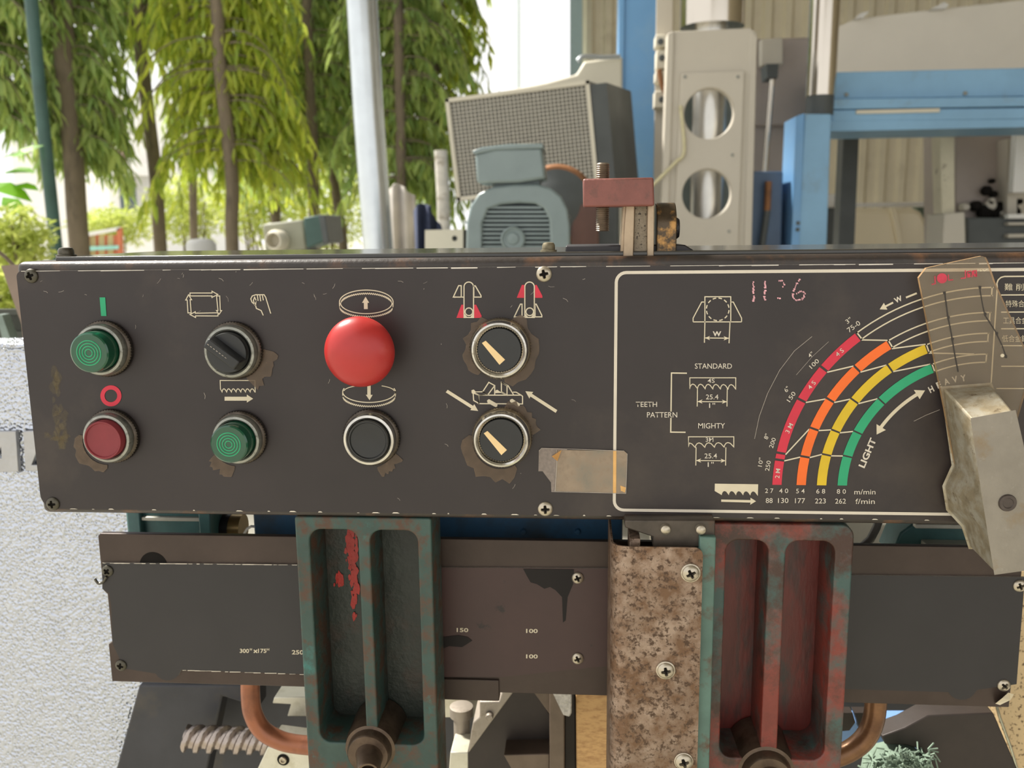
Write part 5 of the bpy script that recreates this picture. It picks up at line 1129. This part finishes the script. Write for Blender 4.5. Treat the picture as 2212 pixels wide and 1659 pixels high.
c = P(1202, 442, 2.05); r = mm(84, 2.05); b = MB(); b.lathe(c, [(r, -.05), (r, 0), (r * .93, .012), (r * .55, .014), (r * .5, .03), (r * .1, .032)], n=48); b.build('disc', rust_m, t, smooth=True)
b = MB(); b.lathe(c, [(r * .86, 0), (r * .86, .02), (r * .6, .03), (r * .3, .05), (r * .05, .05)], n=40); b.build('hub', dark_s, t, smooth=True)
pz('dark_body', t, dark_s, [(1212, 425), (1270, 420), (1338, 430), (1338, 600), (1212, 600)], 2.12, 2.4, 0.01); pz('rusty_body', t, mat('maroon_pump_body', (104, 76, 68), rough=0.6, var=0.2, vs=12), [(1232, 440), (1292, 436), (1296, 600), (1236, 600)], 2.02, 2.1, 0.008); leg(t, dark_s, 1240, 2.15, 120, 580, .2)
# ------------------------------------------------------------------ right: columns and presses
blue_b = mat('light_blue_steel', (118, 170, 220), rough=0.5, var=0.06, vs=3, c2=(140, 180, 214), t2=(0.5, 0.75), s2=2); blue_g = mat('greyed_blue_steel', (134, 178, 212), rough=0.5, var=0.1, vs=4, c2=(128, 150, 168), t2=(0.55, 0.75), s2=5)
t = thing('blue_column', 'tall bright blue shed column behind the red-brown block', 'column', at0(1376, 4.6))
q0, q1 = P(1342, 200, 4.6), P(1416, 200, 4.6); b = MB(); b.box(q0.x, q1.x, 4.6, 4.8, 0, 5.0); b.build('post', blue_b, t, bevel=0.004)
b = MB(); b.box(q0.x - .018, q0.x + .012, 4.585, 4.82, 0, 5.0); b.build('edge_angle', blue_b, t, bevel=0.003)
t = thing('shed_post', 'pale grey-blue shed post at the edge of the bright sky', 'column', at0(1246, 7.4))
q0, q1 = P(1231, 100, 7.3), P(1258, 100, 7.3); b = MB(); b.box(q0.x, q1.x, 7.3, 7.5, 0, 5.2); b.build('post', mat('pale_blue_post', (168, 190, 198), rough=0.6, var=0.05), t)
shiny = mat('polished_chrome', (200, 192, 180), rough=0.16, metal=1.0, var=0.04, vs=3)
press_p = mat('warm_grey_press_paint', (196, 189, 175), rough=0.5, spec=0.45, var=0.05, vs=3)
YP = 2.7
t = thing('press_column', 'warm grey press column with two round windows and chrome ram', 'press', at0(1530, YP))
front = [(1452, 68), (1620, 60), (1634, 70), (1616, 600), (1430, 600)]
h1 = P(1531, 246, YP); h2_ = P(1526, 419, YP); hr = mm(50, YP)
circ = lambda c, r, n=36: [(c.x + r * math.cos(2 * math.pi * a / n), c.z + r * math.sin(2 * math.pi * a / n)) for a in range(n)]
holed('front_plate', W3(front[::-1], YP), [circ(h1, hr), circ(h2_, hr)], YP, YP + 0.03, press_p, t, bevel=0.003)
pan = [(1470, 160), (1606, 154), (1590, 600), (1452, 600)]
holed('cover_panel', W3(pan[::-1], YP), [circ(h1, hr * 1.02), circ(h2_, hr * 1.02)], YP - 0.014, YP, press_p, t, bevel=0.002)
pz('left_flange', t, press_p, [(1442, 72), (1456, 66), (1440, 600), (1424, 600)], YP - 0.01, YP + 0.06, 0.003); pz('right_cheek', t, press_p, [(1622, 66), (1636, 78), (1622, 600), (1604, 600)], YP - 0.004, YP + 0.06, 0.003)
pz('inside', t, mat('dim_green_grey_paint', (104, 114, 112), rough=0.5), [(1460, 100), (1615, 95), (1600, 600), (1445, 600)], YP + 0.30, YP + 0.33)
b = MB(); c = P(1538, 60, YP + .13); b.tube([c, c + Vector((0, 0, 1.4))], mm(64, YP + .13), 36); b.build('ram', shiny, t, smooth=True)
b = MB(); b.tube([Vector((c.x - .01, c.y, 0)), c], mm(34, YP + .13), 28); b.build('inner_ram', mat('brushed_steel', (206, 204, 198), rough=0.32, metal=0.8, var=0.05), t, smooth=True)
for x, y in ((1480, 166), (1594, 166), (1582, 335), (1575, 500)):
    c = P(x, y, YP - .014); b = MB(); b.lathe(c, [(.006, 0), (.005, .003), (.001, .0035)], n=12); b.build('panel_screw', dull_ring, t)
leg(t, press_p, 1525, YP + .02, 170, 590, .28)
b = MB(); b.tube(pbez([(1470, 228), (1478, 325), (1460, 350), (1430, 380), (1390, 420)], 2.68), .006, 8); b.build('hose', mat('yellowish_hose', (206, 198, 160), rough=0.5), t, smooth=True)
# conduit and boxes on the press side
t = thing('switch_cluster', 'cluster of small switches and cable between blue column and press', 'switches', at0(1430, 2.95))
for x0, y0, x1, y1 in ((1416, 74, 1440, 100), (1418, 108, 1446, 148), (1416, 152, 1442, 176), (1414, 196, 1444, 232)): bx('switch_box', t, beige, x0, y0, x1, y1, 2.9, 2.98, 0.004)
for x, y in ((1427, 90), (1430, 125), (1430, 215)):
    c = P(x, y, 2.9); b = MB(); b.lathe(c, [(.012, 0), (.010, .01), (.002, .011)], n=14); b.build('knob', dark_s, t)
b = MB(); b.tube(pbez([(1424, 150), (1432, 190), (1450, 215), (1470, 228)], 2.88), .009, 8); b.build('cable', rust_m, t, smooth=True)
bx('back_board', t, press_p, 1414, -60, 1448, 640, 2.98, 3.0); leg(t, press_p, 1430, 2.98, 30, 630, .02)
mauve = mat('mauve_grey_machine_paint', (160, 148, 140), rough=0.5, var=0.08, vs=4)
t = thing('grey_press_head', 'mauve grey machine head with thin chrome rod', 'machine', at0(1690, 3.5))
pz('head', t, mauve, [(1628, 84), (1800, 78), (1800, 270), (1628, 272)], 3.52, 3.9, 0.008); pz('head_front', t, press_p, [(1644, 84), (1692, 80), (1692, 138), (1644, 142)], 3.44, 3.5, 0.006)
pz('column', t, mauve, [(1618, 268), (1712, 268), (1706, 620), (1610, 620)], 3.55, 3.9); leg(t, mauve, 1665, 3.56, 80, 610, .3)
b = MB(); b.tube([P(1669, 160, 3.35), P(1652, 372, 3.35)], mm(5.5, 3.35), 12); b.build('chrome_rod', shiny, t, smooth=True)
pz('rod_socket', t, dark_s, [(1656, 138), (1682, 138), (1680, 168), (1658, 168)], 3.32, 3.44)
t = thing('navy_cabinet', 'navy blue cabinet with rusty lever under the chrome rod', 'cabinet', at0(1652, 3.0))
pz('body', t, mat('navy_cabinet_paint', (74, 96, 124), rough=0.5, var=0.1, vs=6), [(1618, 370), (1692, 370), (1686, 640), (1610, 640)], 3.0, 3.3, 0.006); leg(t, dark_s, 1650, 3.02, 60, 630, .2)
b = MB(); b.tube([P(1660, 392, 2.97), P(1657, 455, 2.97)], mm(7, 2.97), 12); b.build('rusty_lever', rust_m, t, smooth=True); b = MB(); b.tube([P(1657, 455, 2.97), P(1645, 540, 2.97)], mm(7, 2.97), 10); b.build('dark_lever', dark_s, t, smooth=True)
t = thing('chrome_column', 'thick chrome guide column left of the blue crossbeam', 'guide column', at0(1776, 3.05))
c = P(1772, 208, 3.05); b = MB(); b.tube([c, c + Vector((0.004, 0, 1.3))], mm(29, 3.05), 32); b.build('shaft', shiny, t, smooth=True); b = MB(); b.tube([c + Vector((0, 0, -.07)), c], mm(27, 3.05), 28); b.build('collar', dark_s, t, smooth=True)
t = thing('blue_crossbeam', 'blue steel frame of a press with stepped crossbeam and square post', 'press frame', at0(1755, 2.8))
bw = lambda nm, x0, y0, x1, y1, Y0, Y1, m=blue_g, bev=.004: bx(nm, t, m, x0, y0, x1, y1, Y0, Y1, bev)
pz('beam', t, blue_g, [(1800, 156), (2420, 142), (2420, 205), (1798, 214)], 3.2, 3.5, .003); pz('step', t, blue_g, [(1796, 214), (2420, 206), (2420, 226), (1796, 236)], 3.15, 3.5, .002); pz('lower_step', t, blue_g, [(1800, 238), (2420, 230), (2420, 254), (1800, 262)], 3.16, 3.5, .002); pz('soffit', t, blue_g, [(1780, 262), (2420, 255), (2420, 270), (1780, 284)], 3.16, 3.5)
b = MB(); q0, q1 = P(1728, 380, 2.95), P(1790, 380, 2.95); pz('post', t, blue_g, [(1738, 246), (1796, 246), (1782, 640), (1718, 640)], 2.95, 3.15, .004); pz('post_edge', t, blue_b, [(1722, 250), (1738, 244), (1722, 640), (1704, 640)], 2.94, 3.15, .002)
leg(t, blue_g, 1750, 2.96, 60, 630, .18); bx('worn_strip', t, beige, 1850, 236, 2030, 244, 3.15, 3.17)
for x, y in ((1722, 482), (1721, 496)): c = P(x + 2, y, 2.94); b = MB(); b.lathe(c, [(.008, 0), (.006, .003)], n=12); b.build('bolt', dark_s, t)
for x, y in ((1828, 205), (2084, 202)): c = P(x, y, 3.2); b = MB(); b.lathe(c, [(.008, 0), (.008, .006), (.004, .008)], n=10); b.build('bolt', dull_ring, t)
t = thing('sloped_ram_cover', 'pale sloped machine cover above the blue crossbeam', 'machine cover', at0(2000, 4.6))
pz('cover', t, mat('pale_cover_paint', (236, 230, 218), rough=0.5, var=0.05, vs=2), [(1800, 62), (1850, 40), (2000, 22), (2420, -24), (2420, 170), (1800, 170)], 4.6, 5.2, .006); pz('latch', t, white_w, [(1846, 40), (1860, 28), (1878, 24), (1866, 38)], 4.55, 4.6); pz('latch', t, white_w, [(2010, 20), (2040, 4), (2050, 10), (2044, 18)], 4.55, 4.6); leg(t, press_p, 2250, 4.62, 200, 160, .3)
b = MB(); b.pxprism([(1822, 296), (1856, 292), (1846, 640), (1808, 640)], 4.0, 4.1); o = b.build('dark_post', dark_s, None); tag(o, 'dark grey post right of the blue square post', 'post')
for v_ in o.data.vertices:
    if v_.co.z < 0.2: v_.co.z = -o.location.z
cream = mat('cream_enamel_tank', (240, 228, 200), rough=0.4, spec=0.5, var=0.05, vs=2)
t = thing('cream_tank', 'cream rounded tank beneath the blue crossbeam', 'tank', at0(1890, 5.0))
pz('shell', t, cream, [(1764, 640), (1764, 452), (1975, 450), (1992, 458), (2004, 480), (2012, 520), (2012, 640)], 5.0, 5.6, .03); pz('seam_band', t, cream, [(1925, 449), (1936, 449), (1950, 520), (1950, 640), (1940, 640), (1940, 520)], 4.97, 5.02, .003); leg(t, dark_s, 1890, 5.05, 200, 630, .4)
b = MB(); b.tube([P(1770, 440, 4.7), P(1850, 443, 4.7), P(2040, 441, 4.7)], mm(4.5, 4.7), 10); b.tube([P(2036, 441, 4.7), P(2036, 418, 4.7), P(2020, 418, 4.7)], mm(5, 4.7), 10); tag(b.build('white_pipe', white_w, None, smooth=True), 'thin white pipe running above the cream tank', 'pipe')
t = thing('white_drum', 'short white drum between blue post and dark post', 'drum', at0(1800, 4.5)); b = MB(); b.tube([P(1770, 434, 4.5), P(1815, 434, 4.5)], mm(14, 4.5), 20); b.build('body', white_w, t, smooth=True); b = MB(); b.tube([P(1815, 434, 4.5), P(1819, 434, 4.5)], mm(16, 4.5), 20); b.build('rim', white_w, t, smooth=True); leg(t, dark_s, 1795, 4.5, 30, 445, .05)
pz_ = MB(); pz_.pxprism([(1982, 447), (2060, 447), (2060, 640), (1982, 640)], 5.8, 5.9); tag(ground(pz_.build('green_board', mat('dull_green_board', (98, 112, 98), rough=0.7, var=0.1, vs=3), None)), 'dull green board behind the cream tank end', 'board')
flaky = mat('flaking_cream_paint', (208, 200, 176), rough=0.7, var=0.1, vs=8, c2=(120, 104, 86), t2=(0.60, 0.66), s2=14)
t = thing('flaking_post', 'flaking cream post under the blue crossbeam', 'post', at0(2045, 3.6)); pz('post', t, flaky, [(2030, 282), (2062, 276), (2064, 640), (2040, 640)], 3.6, 3.7, .004); pz('base_block', t, press_p, [(2040, 462), (2084, 458), (2090, 640), (2030, 640)], 3.55, 3.75, .004); leg(t, press_p, 2060, 3.58, 40, 630, .1)
t = thing('grimy_machine', 'mauve grey machine with black oily gearing under the crossbeam', 'machine', at0(2140, 3.9))
pz('housing', t, mauve, [(2064, 278), (2190, 274), (2190, 640), (2064, 640)], 3.9, 4.3, .006); pz('pale_strip', t, white_w, [(2196, 280), (2240, 278), (2230, 416), (2188, 416)], 3.7, 3.75, .003); pz('lower_panel', t, dark_s, [(2090, 470), (2260, 470), (2260, 640), (2090, 640)], 3.7, 3.9, .006); leg(t, dark_s, 2150, 3.72, 120, 630, .2)
rd = random.Random(12)
for k in range(26):
    x, y = rd.gauss(2140, 24), rd.gauss(440, 22); c = P(x, y, 3.88); r = mm(rd.uniform(5, 14), 3.9); b = MB(); b.lathe(c, [(r, 0), (r * .95, .03), (r * .6, .04), (r * .1, .041)], n=12); b.build('gear', dirt_and_hole if rd.random() < .8 else press_p, t, smooth=True)
for (y, hh) in ((462, 10), (480, 6), (505, 8)): bx('white_slat', t, white_w if y < 470 else press_p, 2178, y, 2260, y + hh, 3.66, 3.7, .002)
pz('pale_side', t, press_p, [(2176, 300), (2200, 300), (2196, 470), (2176, 470)], 3.8, 3.9)
finish_texts()
